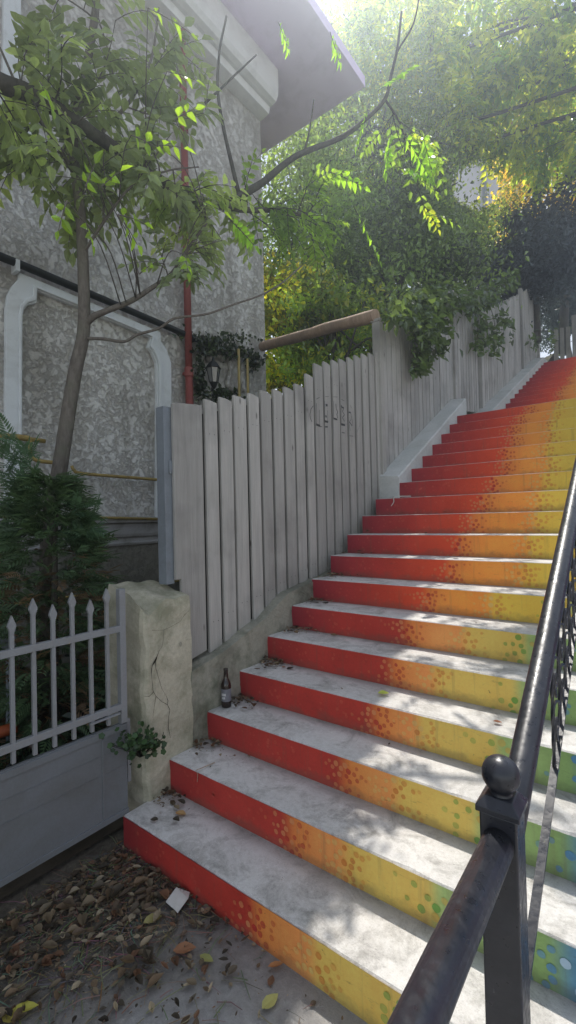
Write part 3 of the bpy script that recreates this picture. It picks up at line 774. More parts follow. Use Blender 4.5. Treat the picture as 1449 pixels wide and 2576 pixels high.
    g.tube(smooth_line([(X, -6.5, PX(-80, 1088, X)[2]+.04), PX(-80, 1088, X), PX(0, 1094, X), PX(60, 1099, X), PX(76, 1106, X), PX(77, 1140, X), PX(92, 1158, X), PX(150, 1165, X)], 4), .018, 8)
    g.tube([(X, -6.5, PX(-60, 1300, X)[2]+.02), PX(-60, 1300, X), PX(60, 1301, X), PX(240, 1302, X), PX(414, 1306, X)], .014, 8); g.build('gas_pipe', MAT['gas'], h, smooth=True)
    a = PX(152, 1210, XW+.16); b = PX(186, 1252, XW+.16); k = MB(); k.box((XW+.003, a[1], b[2]), (XW+.16, b[1], a[2])); k.box((XW+.02, a[1]+.03, a[2]), (XW+.13, b[1]-.02, a[2]+.09)); k.build('meter_box', MAT['box'], h, bevel=.008)
    # stucco relief round the lantern and two brass poles beside it
    re = MB()
    for pts in ([(505, 960), (498, 925), (510, 895), (540, 878), (565, 890), (580, 925), (572, 965), (590, 985)], [(612, 985), (610, 930), (618, 908), (640, 898), (655, 912)], [(520, 905), (545, 893), (560, 905)]):
        re.tube(smooth_line([PX(a, b, XW+.03) for a, b in pts], 5), .035, 8)
    re.build('plaster_relief', MAT['stucco'], h, smooth=True)
    for (xa, ya, yb) in ((600, 878, 1000), (622, 903, 1000)):
        p = MB(); p.tube([PX(xa, ya, XW+.25), PX(xa+2, yb, XW+.25), PX(xa+4, yb+120, XW+.25)], .018, 8); p.build('brass_pole', MAT['brass'], h, smooth=True)
    # lantern hangs on the wall: a thing of its own
    c = PX(537, 938, XW+.22); l = empty('wall_lantern', 'black wall lantern hanging on the stucco beside the red downpipe', 'lantern', tuple(c))
    m = MB(); m.lathe([(.085, .06), (.10, .055), (.055, .12), (.02, .15), (.012, .19), (.004, .2)], tuple(c), 6); m.lathe([(.012, -.2), (.03, -.17), (.05, -.13), (.055, -.12)], tuple(c), 6)
    for k in range(6):
        an = k*PI/3; m.tube([(c[0]+.085*math.cos(an), c[1]+.085*math.sin(an), c[2]+.06), (c[0]+.053*math.cos(an), c[1]+.053*math.sin(an), c[2]-.12)], .006, 5)
    m.tube(smooth_line([(XW+.0, c[1], c[2]-.1), (XW+.08, c[1], c[2]-.26), (c[0], c[1], c[2]-.19)], 5), .011, 6)
    m.build('lantern_frame', MAT['black'], l)
    gl = MB(); gl.lathe([(.05, -.118), (.08, .053)], tuple(c), 6); gl.build('lantern_glass', MAT['glass'], l)

def beam():
    a = PX(660, 872, XW+.10); b = at(945, 793, 4.93)
    m = MB(); n = 14; P = [a+(b-a)*i/(n-1)+np.array([0, 0, .004*math.sin(i*.9)]) for i in range(n)]
    m.tube(P, [.067+.003*math.sin(i*1.7) for i in range(n)], 14)
    o = m.build('timber_beam', MAT['beam'], smooth=True)
    e = o.modifiers.new('edge', 'EDGE_SPLIT')
    tag(o, 'round brown timber pole slanting from the house corner to the fence post', 'beam')

# ------------------------------------------------------------------ railing
def railing():
    X = -.255
    r = empty('stair_railing', 'glossy black iron handrail with ball topped post in the middle of the stairs', 'railing', (X, 1.03, 0))
    py = 1.035; hw = .036
    p = MB(); p.box((X-hw, py-hw, 0), (X+hw, py+hw, 1.03)); p.build('newel_post', MAT['iron'], r, bevel=.004)
    c = MB(); z = 1.03
    c.prism_y([(X-.042, z), (X+.042, z), (X+.042, z+.012), (X-.042, z+.012)], py-.042, py+.042)
    c.add([(X-.042, py-.042, z+.0125), (X+.042, py-.042, z+.0125), (X+.042, py+.042, z+.0125), (X-.042, py+.042, z+.0125), (X-.026, py-.026, z+.03), (X+.026, py-.026, z+.03), (X+.026, py+.026, z+.03), (X-.026, py+.026, z+.03)],
          [(0, 1, 5, 4), (1, 2, 6, 5), (2, 3, 7, 6), (3, 0, 4, 7), (4, 5, 6, 7)])
    c.build('post_cap', MAT['iron'], r, bevel=.002)
    b = MB(); prof = [(.026, -.052), (.029, -.047), (.023, -.040), (.022, -.034)]+[(.0375*math.sin(a), -.0375*math.cos(a)) for a in np.linspace(.62, PI-.02, 20)]
    b.lathe(prof, (X, py, 1.098), 28); b.build('ball_finial', MAT['iron'], r, smooth=True)
    sl = .555
    def zr(y): return .922+(y-py)*sl
    def zl(y): return .462+(y-py)*.55
    t = MB(); ys = np.linspace(py+.02, 6.0, 40); t.tube([(X, y, zr(y)) for y in ys], .0305, 20)
    t.tube([(X, 6.0, zr(6.0)), (X, 6.1, zr(6.0)+.03), (X, 7.6, zr(6.0)+.03)], .0305, 20); t.build('handrail', MAT['iron'], r, smooth=True)
    t = MB(); t.tube([(X, py-.02, .975), (X, .3, .975), (X, -.9, .975)], .0305, 20)
    t.build('level_handrail', MAT['iron'], r, smooth=True)
    t = MB()
    ys = np.linspace(py+.04, 6.0, 60)
    for i in range(len(ys)-1):
        a, b_ = ys[i], ys[i+1]; w = .011
        t.hexa([(X-w, a, zl(a)-.006), (X+w, a, zl(a)-.006), (X+w, b_, zl(b_)-.006), (X-w, b_, zl(b_)-.006), (X-w, a, zl(a)+.006), (X+w, a, zl(a)+.006), (X+w, b_, zl(b_)+.006), (X-w, b_, zl(b_)+.006)])
    t.build('lower_rail', MAT['iron'], r)
    # infill: upright bars with scroll rings between, from the first upright on
    y = 1.69; k = 0
    while y < 5.9:
        m = MB(); zs = np.linspace(zl(y)-.0, zr(y)-.015, 26)
        m.tube([(X, y, z) for z in zs], .0062, 4, twist=.35); m.build('twisted_baluster', MAT['iron'], r)
        m = MB(); yc = y+.075
        for j in range(3):
            zc = zl(yc)+.085+j*.145; R = .052
            pts = [(X+.004*math.sin(2*a), yc+R*math.cos(a)*.95, zc+R*math.sin(a)*1.25) for a in np.linspace(0, 2*PI, 17)]
            m.tube(pts, .0046, 6, cap=False)
            pts = [(X, yc+.012*a*math.cos(a*1.1)/1.6, zc+.012*a*math.sin(a*1.1)/1.6) for a in np.linspace(.3, 5.6, 18)]
            m.tube(pts, .004, 5)
        m.build('scroll_infill', MAT['iron'], r); y += .15; k += 1
    for y in (3.6, 6.0):
        n = int((y-Y0)/RUN); zb = (n+1)*RISE
        m = MB(); m.box((X-.02, y-.02, zb), (X+.02, y+.02, zr(y)-.02)); m.build('support_post', MAT['iron'], r)

# ------------------------------------------------------------------ foliage
def leaf_polys(base, d, nrm, L, W, fold=.25):
    """pointed leaves, hexagon outline split along the midrib: returns (N*8,3) as two quads per leaf"""
    d = d/np.linalg.norm(d, axis=1, keepdims=True)
    s = np.cross(d, nrm); s /= (np.linalg.norm(s, axis=1, keepdims=True)+1e-9); n = np.cross(s, d)
    L = L[:, None]; W = W[:, None]
    b = base; tip = base+d*L-n*L*.10; m1 = base+d*L*.32; m2 = base+d*L*.66-n*L*.03
    r1 = m1+s*W*.5+n*W*fold; r2 = m2+s*W*.36+n*W*fold*.7; l1 = m1-s*W*.5+n*W*fold; l2 = m2-s*W*.36+n*W*fold*.7
    q = np.stack([b, r1, r2, tip, b, tip, l2, l1], axis=1)
    return q.reshape(-1, 3)

class Fronds:
    def __init__(s): s.b = []; s.d = []; s.n = []; s.L = []; s.W = []; s.c = []; s.st = MB()
    def frond(s, base, direc, length, nleaf, rnd, size=.085, tint=None, droop=.5, stalk=True):
        base = np.array(base, float); d = np.array(direc, float); d /= np.linalg.norm(d)
        side = np.cross(d, [0, 0, 1.]); side /= (np.linalg.norm(side)+1e-6)
        if rnd.random() < .9:
            a = rnd.uniform(-.7, .7); side = side*math.cos(a)+np.cross(d, side)*math.sin(a)
        pts = []; p = base.copy(); dd = d.copy(); m = 8
        for i in range(m+1):
            pts.append(p.copy()); p = p+dd*length/m; dd = dd+np.array([0, 0, -droop/m]); dd /= np.linalg.norm(dd)
        if stalk: s.st.tube(pts[::2], taper(len(pts[::2]), .0035, .0015), 4, cap=False)
        tn = tint if tint is not None else (.10, .17, .035)
        for i in range(nleaf):
            last = i == nleaf-1
            t = .18+.82*(i//2)/max(1, (nleaf-1)//2) if not last else 1.
            k = min(m-1, int(t*m)); f_ = t*m-k; P = pts[k]*(1-f_)+pts[min(k+1, m)]*f_
            ax = pts[min(k+1, m)]-pts[k]; ax /= np.linalg.norm(ax)
            sg = 1 if i % 2 else -1
            ld = (ax*.45+side*sg*.9+np.array([0, 0, -.25])+np.array([rnd.gauss(0, .12) for _ in range(3)])) if not last else ax+np.array([0, 0, -.1])
            nn = np.cross(ax, side); nn = nn if nn[2] > 0 else -nn
            nn = nn+np.array([rnd.gauss(0, .25) for _ in range(3)])
            s.b.append(P); s.d.append(ld); s.n.append(nn); z = size*rnd.uniform(.8, 1.2)*(1-.25*abs(t-.5)); s.L.append(z); s.W.append(z*rnd.uniform(.42, .54))
            v = rnd.uniform(.75, 1.3); s.c.append((tn[0]*v, tn[1]*v, tn[2]*v))
    def build(s, name, parent, mat='leaf', stem=None):
        V = leaf_polys(np.array(s.b), np.array(s.d), np.array(s.n), np.array(s.L), np.array(s.W))
        o = np_mesh(name, V, 4, np.repeat(np.array(s.c), 2, axis=0), MAT[mat], parent)
        return o

def grow(fr, tw, line, n, rnd, tlen=(.35, .8), nf=(4, 7), size=.085, flen=(.22, .36), tint=None, t0=.1, up_=.2, rad=.006, accept=None, droop=.6):
    line = [np.array(p) for p in line]
    for _ in range(n):
        k = rnd.uniform(t0, .999)*(len(line)-1); i = int(k); f_ = k-i; P = line[i]*(1-f_)+line[min(i+1, len(line)-1)]*f_
        ax = line[min(i+1, len(line)-1)]-line[i]; ax = ax/(np.linalg.norm(ax)+1e-9)
        d = np.array([rnd.gauss(0, 1), rnd.gauss(0, 1), rnd.gauss(up_, .7)]); d /= np.linalg.norm(d); d = d+.5*ax; d /= np.linalg.norm(d)
        L = rnd.uniform(*tlen); pts = [P]; p = P.copy()
        for j in range(5):
            d = d+np.array([rnd.gauss(0, .12), rnd.gauss(0, .12), rnd.gauss(-.05, .1)]); d /= np.linalg.norm(d); p = p+d*L/5; pts.append(p.copy())
        if accept and not all(accept(q) for q in pts[1:]): continue
        tw.tube(pts, taper(6, rad, rad*.4), 5, cap=False)
        m = rnd.randint(*nf)
        for q in range(m):
            kk = min(5, 1+int(q*5/m)); fd = d+np.array([rnd.gauss(0, .8), rnd.gauss(0, .8), rnd.gauss(-.15, .4)])
            c = tint(rnd) if callable(tint) else tint
            fl = rnd.uniform(*flen); fdn = fd/np.linalg.norm(fd)
            if accept and not accept(pts[kk]+fdn*fl*1.1): continue
            fr.frond(pts[kk], fd, fl, rnd.choice([7, 9, 11]), rnd, size, c, droop)

def infront(q):      # keep clear of the house wall and eaves
    return q[0] > XW+.12 or q[1] > 6.6

def tint_green(rnd):
    v = rnd.random()
    return (.10+.09*v, .18+.12*v, .04+.015*v)
def tint_veiled(rnd):  # pale grey-green: the veil of glare is put into the leaf colour
    v = rnd.random()
    return (.20+.09*v, .26+.11*v, .16+.04*v)
def tint_yellow(rnd):
    v = rnd.random()
    return (.24+.14*v, .32+.10*v, .05)

def yard_tree():
    base = at(122, 1400, 3.42)
    t = empty('young_tree', 'slender grey-barked young tree with pinnate leaves growing between gate and stucco house', 'tree', (base[0], base[1], 0))
    rnd = random.Random(21)
    D = 3.42
    tr = [np.array([base[0]-.03, base[1]-.03, 0.02]), at(122, 1400, D), at(128, 1290, D), at(150, 1180, D), at(170, 1050, D), at(190, 930, D), at(208, 850, D), at(212, 780, D), at(208, 640, D), at(203, 540, D), at(192, 450, D-.05), at(185, 330, D-.1), at(215, 180, D-.15), at(240, 30, D-.2), at(250, -140, D-.2)]
    L = smooth_line(tr, 4); m = MB(); m.tube(L, taper(len(L), .062, .022), 12); m.build('trunk', MAT['trunk'], t, smooth=True)
    b1 = smooth_line([at(213, 818, D), at(235, 797, D-.01), at(268, 782, D-.02), at(330, 757, D), at(385, 722, D+.02), at(430, 690, D+.05), at(470, 630, D+.05), at(520, 560, D)], 5)
    b2 = smooth_line([at(215, 852, D), at(255, 852, D-.03), at(312, 859, D-.06), at(345, 842, D-.06), at(400, 826, D-.08), at(440, 801, D-.1), at(520, 790, D-.1), at(590, 765, D-.05), at(650, 745, D), at(705, 715, D+.05), at(760, 668, D+.1)], 5)
    b3 = smooth_line([at(203, 470, D), at(165, 400, D-.1), at(120, 330, D-.2), at(60, 250, D-.3), at(0, 120, D-.4)], 5)
    b4 = smooth_line([at(190, 420, D), at(260, 330, D+.05), at(330, 250, D+.05), at(380, 150, D+.1), at(400, 20, D)], 5)
    b5 = smooth_line([at(208, 640, D), at(260, 560, D-.1), at(330, 470, D-.1), at(420, 430, D), at(500, 420, D)], 5)
    bm = MB()
    for b, a, c in ((b1, .026, .010), (b2, .0125, .005), (b3, .018, .007), (b4, .018, .007), (b5, .012, .005)): bm.tube(b, taper(len(b), a, c), 8)
    fr = Fronds(); tw = MB()
    grow(fr, tw, b3, 10, rnd, (.3, .6), (4, 6), .115, (.24, .40), tint_veiled, .05, .1, accept=infront)
    grow(fr, tw, b4, 8, rnd, (.3, .6), (4, 6), .115, (.24, .40), tint_veiled, .05, .1, accept=infront)
    grow(fr, tw, b5, 6, rnd, (.25, .5), (3, 4), .11, (.2, .34), tint_veiled, .2, 0., accept=infront)
    grow(fr, tw, L[-22:], 9, rnd, (.3, .7), (4, 6), .115, (.24, .40), tint_veiled, .0, .1, accept=infront)
    grow(fr, tw, b1[15:], 7, rnd, (.2, .45), (3, 4), .085, (.18, .3), tint_veiled, .1, 0., accept=infront)
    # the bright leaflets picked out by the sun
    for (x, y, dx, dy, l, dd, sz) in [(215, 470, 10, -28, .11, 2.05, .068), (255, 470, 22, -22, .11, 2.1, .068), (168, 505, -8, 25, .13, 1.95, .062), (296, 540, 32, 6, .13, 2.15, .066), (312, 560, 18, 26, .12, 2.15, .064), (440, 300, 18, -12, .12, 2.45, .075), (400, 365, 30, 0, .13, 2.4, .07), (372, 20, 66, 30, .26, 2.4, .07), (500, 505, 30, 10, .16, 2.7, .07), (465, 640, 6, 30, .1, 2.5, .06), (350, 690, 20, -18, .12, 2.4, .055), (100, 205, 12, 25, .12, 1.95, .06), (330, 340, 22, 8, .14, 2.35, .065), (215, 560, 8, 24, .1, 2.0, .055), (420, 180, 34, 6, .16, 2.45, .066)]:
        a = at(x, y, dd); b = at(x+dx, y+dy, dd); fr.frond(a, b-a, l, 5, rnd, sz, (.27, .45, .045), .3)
        near = min([q for l_ in (L[20:], b1, b3, b4, b5) for q in l_], key=lambda q: np.linalg.norm(q-a)); mid_ = (near+a)/2+np.array([0, 0, .12]); tw.tube(smooth_line([near, mid_, a], 4), taper(9, .005, .002), 5)
    bm.merge(tw); bm.merge(fr.st); bm.build('branches', MAT['trunk'], t, smooth=True); fr.build('crown', t, 'leafshade')

def limb_tree():
    t = empty('overhanging_tree', 'dark limbed tree whose long branch arches across the house corner towards the stairs', 'tree', (-3.75, -.35, 0))
    rnd = random.Random(33)
    a0 = at(-30, 190, 2.75)
    m = MB(); trunk = smooth_line([(-3.75, -.35, 0), (-3.7, -.33, 1.5), (-3.6, -.2, 3.0), (-3.45, .0, 4.2), a0+np.array([-.15, -.25, .25])], 5)
    m.tube(trunk, taper(len(trunk), .13, .06), 12); m.build('trunk', MAT['dtrunk'], t, smooth=True)
    l1 = smooth_line([trunk[-1], a0, at(80, 238, 2.95), at(200, 312, 3.2), at(330, 402, 3.5), at(430, 470, 3.75), at(500, 502, 3.9), at(565, 520, 4.05), at(620, 528, 4.1), at(700, 530, 4.2), at(780, 545, 4.3)], 5)
    l2 = smooth_line([at(565, 520, 4.05), at(612, 488, 4.15), at(660, 460, 4.25), at(720, 410, 4.4), at(765, 383, 4.5), at(860, 345, 4.65), at(920, 300, 4.75), at(968, 250, 4.85), at(985, 185, 4.9), at(1000, 120, 4.95), at(1010, 30, 5.0)], 5)
    l3 = smooth_line([at(600, 485, 4.15), at(580, 400, 4.15), at(562, 320, 4.1), at(548, 230, 4.05), at(552, 130, 4.0), at(570, 40, 3.95)], 5)
    l4 = smooth_line([at(495, 278, 4.05), at(548, 230, 4.05), at(600, 180, 4.1), at(645, 138, 4.15)], 4)
    l5 = smooth_line([at(968, 250, 4.85), at(992, 285, 4.9), at(1010, 320, 5.0), at(1030, 390, 5.0)], 4)
    l6 = smooth_line([at(985, 190, 4.9), at(1000, 130, 4.7), at(1040, 60, 4.6), at(1060, -40, 4.5)], 4)
    l7 = smooth_line([at(765, 383, 4.5), at(778, 330, 4.4), at(790, 250, 4.3)], 4)
    b = MB()
    for l, r0, r1 in ((l1, .06, .016), (l2, .036, .012), (l3, .020, .008), (l4, .012, .006), (l5, .013, .005), (l6, .012, .006), (l7, .012, .005)): b.tube(l, taper(len(l), r0, r1), 9)
    fr = Fronds(); tw = MB()
    grow(fr, tw, l1[:26], 13, rnd, (.3, .7), (3, 5), .115, (.24, .4), tint_veiled, .05, .1, accept=infront)
    grow(fr, tw, l1[22:38], 10, rnd, (.25, .5), (3, 4), .105, (.2, .32), tint_veiled, .05, -.3, accept=infront)
    grow(fr, tw, l1[38:], 14, rnd, (.25, .55), (3, 5), .08, (.18, .3), tint_green, .05, -.3, accept=infront)
    gy = lambda r: tint_green(r) if r.random() < .75 else tint_yellow(r)
    def right(q):      # leave the sunny lower steps open: where would this twig's shadow fall?
        sx, sy = q[0]+(q[2]-.7)*.27, q[1]-(q[2]-.7)*.432
        return infront(q) and px_of(q)[0] > 800 and (sy > 2.35 or sx < -1.3)
    grow(fr, tw, l2[24:], 26, rnd, (.3, .7), (3, 5), .10, (.26, .42), gy, .1, -.1, accept=right)
    grow(fr, tw, l5, 8, rnd, (.3, .8), (3, 5), .10, (.26, .42), gy, .1, -.6, accept=right)
    grow(fr, tw, l6, 26, rnd, (.3, .8), (3, 5), .10, (.26, .42), gy, .1, 0., accept=right)
    for (x, y, dx, dy, dz, l, s) in [(815, 428, 95, 30, 4.3, .40, .10), (1010, 330, 75, 110, 4.4, .5, .12), (985, 330, -10, 70, 4.5, .4, .11), (890, 520, 80, 150, 4.3, .55, .10), (575, 550, 60, 55, 3.0, .24, .07), (700, 55, 20, 50, 4.0, .25, .09), (830, 80, 20, 60, 4.4, .3, .10),
                                     (930, 260, -30, 90, 4.7, .45, .11), (1060, 330, 30, 110, 4.5, .45, .12), (950, 230, 60, -50, 4.7, .4, .11), (1000, 420, 60, 20, 4.5, .35, .10)]:
        a = at(x, y, dz); e = at(x+dx, y+dy, dz); fr.frond(a, e-a, l, 13, rnd, s, (.19, .36, .04), .25)
    b.merge(tw); b.merge(fr.st); b.build('limbs', MAT['dtrunk'], t, smooth=True); fr.build('crown', t)

def crown_cloud(center, rad, n, rnd, size=(.075, .13), tint=(.05, .085, .025), var=.5, clumps=60, droop=.5, yellow=0., gap=None, shell=.55):
    rs = np.random.default_rng(rnd)
    c = np.array(center); rad = np.array(rad)
    u = rs.normal(size=(clumps, 3)); u /= np.linalg.norm(u, axis=1, keepdims=True)
    rr = rs.uniform(shell, 1., (clumps, 1))**.7
    cc = c+u*rr*rad*rs.uniform(.75, 1.08, (clumps, 1))
    cs = rs.uniform(.10, .24, clumps)*rad.mean()
    k = rs.integers(0, clumps, n)
    P = cc[k]+rs.normal(size=(n, 3))*cs[k][:, None]*np.array([1, 1, .75])
    tone = rs.uniform(1-var, 1+var, clumps)[k]*rs.uniform(.75, 1.25, n)
    col = np.array(tint)[None]*tone[:, None]
    if yellow > 0:
        y = (rs.random(n) < yellow)[:, None]; col = np.where(y, col*np.array([[2.1, 1.5, .9]]), col)
    d = rs.normal(size=(n, 3)); d[:, 2] -= droop; nn = rs.normal(size=(n, 3)); nn[:, 2] += .9
    L = rs.uniform(size[0], size[1], n); W = L*rs.uniform(.4, .6, n)
    if gap is not None:
        ok = np.array([gap(p) for p in P]); P, d, nn, L, W, col = P[ok], d[ok], nn[ok], L[ok], W[ok], col[ok]
    return P, d, nn, L, W, col, cc

def dense_tree(name, label, cat, center, rad, n, seed, trunk_base=None, group=None, mat='leafbg', **kw):
    center = np.array(center)
    tb = np.array(trunk_base) if trunk_base is not None else np.array([center[0], center[1], center[2]-rad[2]-1.2])
    t = empty(name, label, cat, tuple(tb), group)
    P, d, nn, L, W, col, cc = crown_cloud(center, rad, n, seed, **kw)
    V = leaf_polys(P, d, nn, L, W, .2)
    np_mesh('crown', V, 4, np.repeat(col, 2, axis=0), MAT[mat], t)
    rnd = random.Random(seed); m = MB(); top = center+np.array([0, 0, rad[2]*.5])
    tl = smooth_line([tb, tb+(center-tb)*.5+np.array([rnd.uniform(-.2, .2), rnd.uniform(-.2, .2), 0]), center, top], 5)
    r0 = .05+.03*max(rad); m.tube(tl, taper(len(tl), r0, r0*.3), 9)
    m.build('trunk', MAT['dtrunk'], t, smooth=True)
    b = MB()
    for k in rnd.sample(range(len(cc)), min(18, len(cc))):
        s = tl[rnd.randint(len(tl)//3, len(tl)-2)]; e = cc[k]
        q = smooth_line([s, s+(e-s)*.5+np.array([rnd.uniform(-.2, .2), rnd.uniform(-.2, .2), .15]), e], 3); b.tube(q, taper(len(q), r0*.3, .012), 5, cap=False)
    b.build('branches', MAT['dtrunk'], t)
    return t

def background_trees():
    def win(p):      # opening in the crowns towards the pale building beyond
        x, y = px_of(p); e = ((x-1195)/62)**2+((y-470)/58)**2
        return e > 1 or (hash((round(p[0]*999), round(p[2]*999))) % 100) < 10
    G = 'trees behind the plank fence'
    A = lambda x, y, d: at(x, y, d)
    hz = lambda P: np.array([P[0], P[1], max(.2, (P[1]-1.6)*.46-.4)])
    def T(lab, x, y, d, rad, n, seed, **kw):
        c = A(x, y, d); dense_tree('broadleaf_tree', lab, 'tree', c, rad, n, seed, hz(c), G, gap=win, **kw)
    T('dense green tree directly right of the house corner, above the timber pole', 790, 610, 10.5, (2.0, 1.7, 2.3), 18569, 1, tint=(0.185, 0.282, 0.073), var=.65, clumps=90)
    T('tall small-leaved tree rising beside the tip of the eaves', 930, 420, 11.5, (1.9, 1.9, 3.1), 17409, 2, tint=(0.204, 0.299, 0.073), var=.65, clumps=90, yellow=.1)
    T('dark dense tree behind the fence post where the timber pole ends', 1010, 700, 9.6, (1.5, 1.5, 2.0), 18748, 3, tint=(0.128, 0.199, 0.064), var=.65, clumps=70)
    T('pale sparse tree far behind the tip of the eaves with sky showing through', 880, 230, 15, (3.4, 2.6, 3.4), 10044, 4, tint=(0.259, 0.365, 0.086), var=.65, clumps=60, size=(.11, .18), yellow=.2)
    T('leafy tree left of the pale far building', 1070, 520, 12.5, (1.7, 1.6, 2.6), 16070, 5, tint=(0.166, 0.250, 0.073), var=.65, clumps=70)
    T('yellowish tree at the right edge beside the pale far building', 1400, 400, 14.5, (1.9, 2.2, 3.2), 13392, 6, tint=(0.370, 0.397, 0.073), var=.65, clumps=60, yellow=.45, size=(.11, .18))
    T('bushy tree right below the pale far building', 1190, 580, 13.4, (1.5, 1.4, .8), 9820, 7, tint=(0.185, 0.250, 0.073), var=.65, clumps=40)
    T('bright small tree low behind the fence beside the house corner', 715, 850, 8.2, (.9, .8, 1.3), 7142, 8, tint=(0.332, 0.432, 0.073), var=.65, clumps=40, yellow=.4)
    T('low leafy shrub tree behind the fence under the timber pole', 840, 850, 7.4, (1.0, .8, .9), 7588, 9, tint=(0.223, 0.332, 0.073), var=.65, clumps=40, yellow=.2)
    # dark evergreen above the top of the stairs
    c = A(1345, 650, 12.2); dense_tree('evergreen_shrub', 'very dark evergreen shrub mass above the end of the upper fence', 'shrub', c, (1.75, 1.5, 1.15), 26000, 12, c-np.array([0, 0, 2.2]), None, 'leafdark', tint=(.06, .08, .095), clumps=70, shell=.1, size=(.08, .14))
    c = A(1430, 770, 17.5); dense_tree('evergreen_shrub', 'dark bluish shrub at the right edge just above the farthest fence', 'shrub', c, (1.6, 1.6, 1.5), 20000, 13, c-np.array([0, 0, 2.0]), None, 'leafdark', tint=(.06, .095, .10), clumps=40, shell=.1, size=(.08, .14))
    # tree over the stairs: drooping yellow-green fronds, upper right
    t = empty('drooping_tree', 'tall tree with drooping yellow-green leaves filling the upper right above the stairs', 'tree', (2.9, 11.0, 3.6))
    rnd = random.Random(77); m = MB()
    tl = smooth_line([(2.9, 11.0, 3.4), (2.8, 11.0, 6.0), (2.5, 10.9, 8.5), (2.1, 10.8, 10.8), (1.7, 10.6, 13)], 5); m.tube(tl, taper(len(tl), .17, .07), 10); m.build('trunk', MAT['dtrunk'], t, smooth=True)
    lims = [[tl[12], A(1080, 330, 11.6), A(1085, 200, 11.0), A(1080, 60, 10.4), A(1075, -60, 10.0)], [tl[12], A(1180, 250, 11.8), A(1270, 190, 11.0), A(1380, 150, 10.2), A(1470, 160, 9.6)], [tl[11], A(1260, 350, 12.2), A(1330, 330, 11.6), A(1420, 330, 11.0), A(1500, 340, 10.6)],
            [tl[15], A(1180, 100, 11.5), A(1260, 60, 10.8), A(1350, 40, 10.0), A(1450, 20, 9.4)], [tl[15], A(980, 180, 12.2), A(920, 110, 12.0), A(860, 30, 11.8)], [tl[16], A(1120, 0, 11.6), A(1200, -60, 11.0), A(1320, -80, 10.5)],
            [tl[11], A(1130, 380, 12.0), A(1150, 330, 11.4), A(1180, 300, 10.9)]]
    b = MB(); fr = Fronds(); tw = MB()
    ty = lambda r: tint_yellow(r) if r.random() < .7 else tint_green(r)
    ok = lambda q: win(q)
    for k, l in enumerate(lims):
        l = smooth_line(l, 6); b.tube(l, taper(len(l), .04, .012), 8)
        grow(fr, tw, l, [26, 44, 48, 38, 18, 22, 16][k], rnd, (.6, 1.5), (5, 8), .21, (.5, .8), ty, .25, -.2, .009, accept=ok, droop=1.0)
    b.merge(tw); b.merge(fr.st); b.build('limbs', MAT['dtrunk'], t, smooth=True); fr.build('crown', t)

def vine():
    t = empty('climbing_vine', 'leafy vine spilling over the plank fence above the middle kerb', 'vine', (-2.4, 6.0, 3.3))
    rs = np.random.default_rng(5); rnd = random.Random(5)
    P = []; st = MB()
    X = -2.12
    blobs = [(1060, 770, 60, 40, 900), (1110, 760, 40, 32, 600), (1000, 790, 30, 16, 220), (1075, 830, 38, 40, 650), (1060, 890, 22, 36, 240), (1045, 930, 14, 12, 60), (1105, 870, 12, 20, 90), (1190, 760, 45, 26, 520), (1230, 740, 26, 22, 240), (1270, 712, 30, 14, 130), (1290, 690, 16, 12, 60), (1210, 830, 16, 36, 170), (1240, 850, 18, 34, 170), (1265, 800, 16, 16, 80), (1285, 830, 6, 30, 30), (1340, 850, 10, 30, 50), (1200, 875, 10, 16, 40), (1390, 850, 14, 25, 80), (1418, 820, 16, 16, 50)]
    for (x, y, sx, sy, n) in blobs:
        for _ in range(int(n*.5)):
            px, py = x+rnd.gauss(0, sx*.55), y+rnd.gauss(0, sy*.55)
            off = abs(rnd.gauss(0, .13)) if sx > 24 else abs(rnd.gauss(0, .05))
            q = PX(px, py, X+off if px < 1350 else X+.1)
            if q[2] > 4.3+(q[1]-5)*.45 and rnd.random() < .5: q[0] -= rnd.uniform(0, .5)
            P.append(q)
    P = np.array(P); n = len(P)
    d = rs.normal(size=(n, 3))*.6; d[:, 2] -= .6; d[:, 0] += .5; nn = rs.normal(size=(n, 3))*.5; nn[:, 2] += .8; nn[:, 0] += .5
    sc = np.clip(np.linalg.norm(P-CAM, axis=1)/7, .8, 1.7)
    L = rs.uniform(.08, .14, n)*sc**.3; W = L*rs.uniform(.5, .7, n)
    col = np.array([.065, .105, .04])[None]*rs.uniform(.5, 1.7, n)[:, None]
    V = leaf_polys(P, d, nn, L, W, .2); np_mesh('leaves', V, 4, np.repeat(col, 2, axis=0), MAT['leafbg'], t)
    for pts in ([(1020, 760), (1060, 800), (1065, 870), (1050, 930)], [(1180, 740), (1210, 800), (1215, 860), (1200, 880)], [(1230, 760), (1245, 820), (1240, 880)], [(1100, 740), (1150, 735), (1220, 720), (1290, 690)]):
        st.tube(smooth_line([PX(a, b, X+.02) for a, b in pts], 4), .006, 5)
    st.build('stems', MAT['dtrunk'], t)

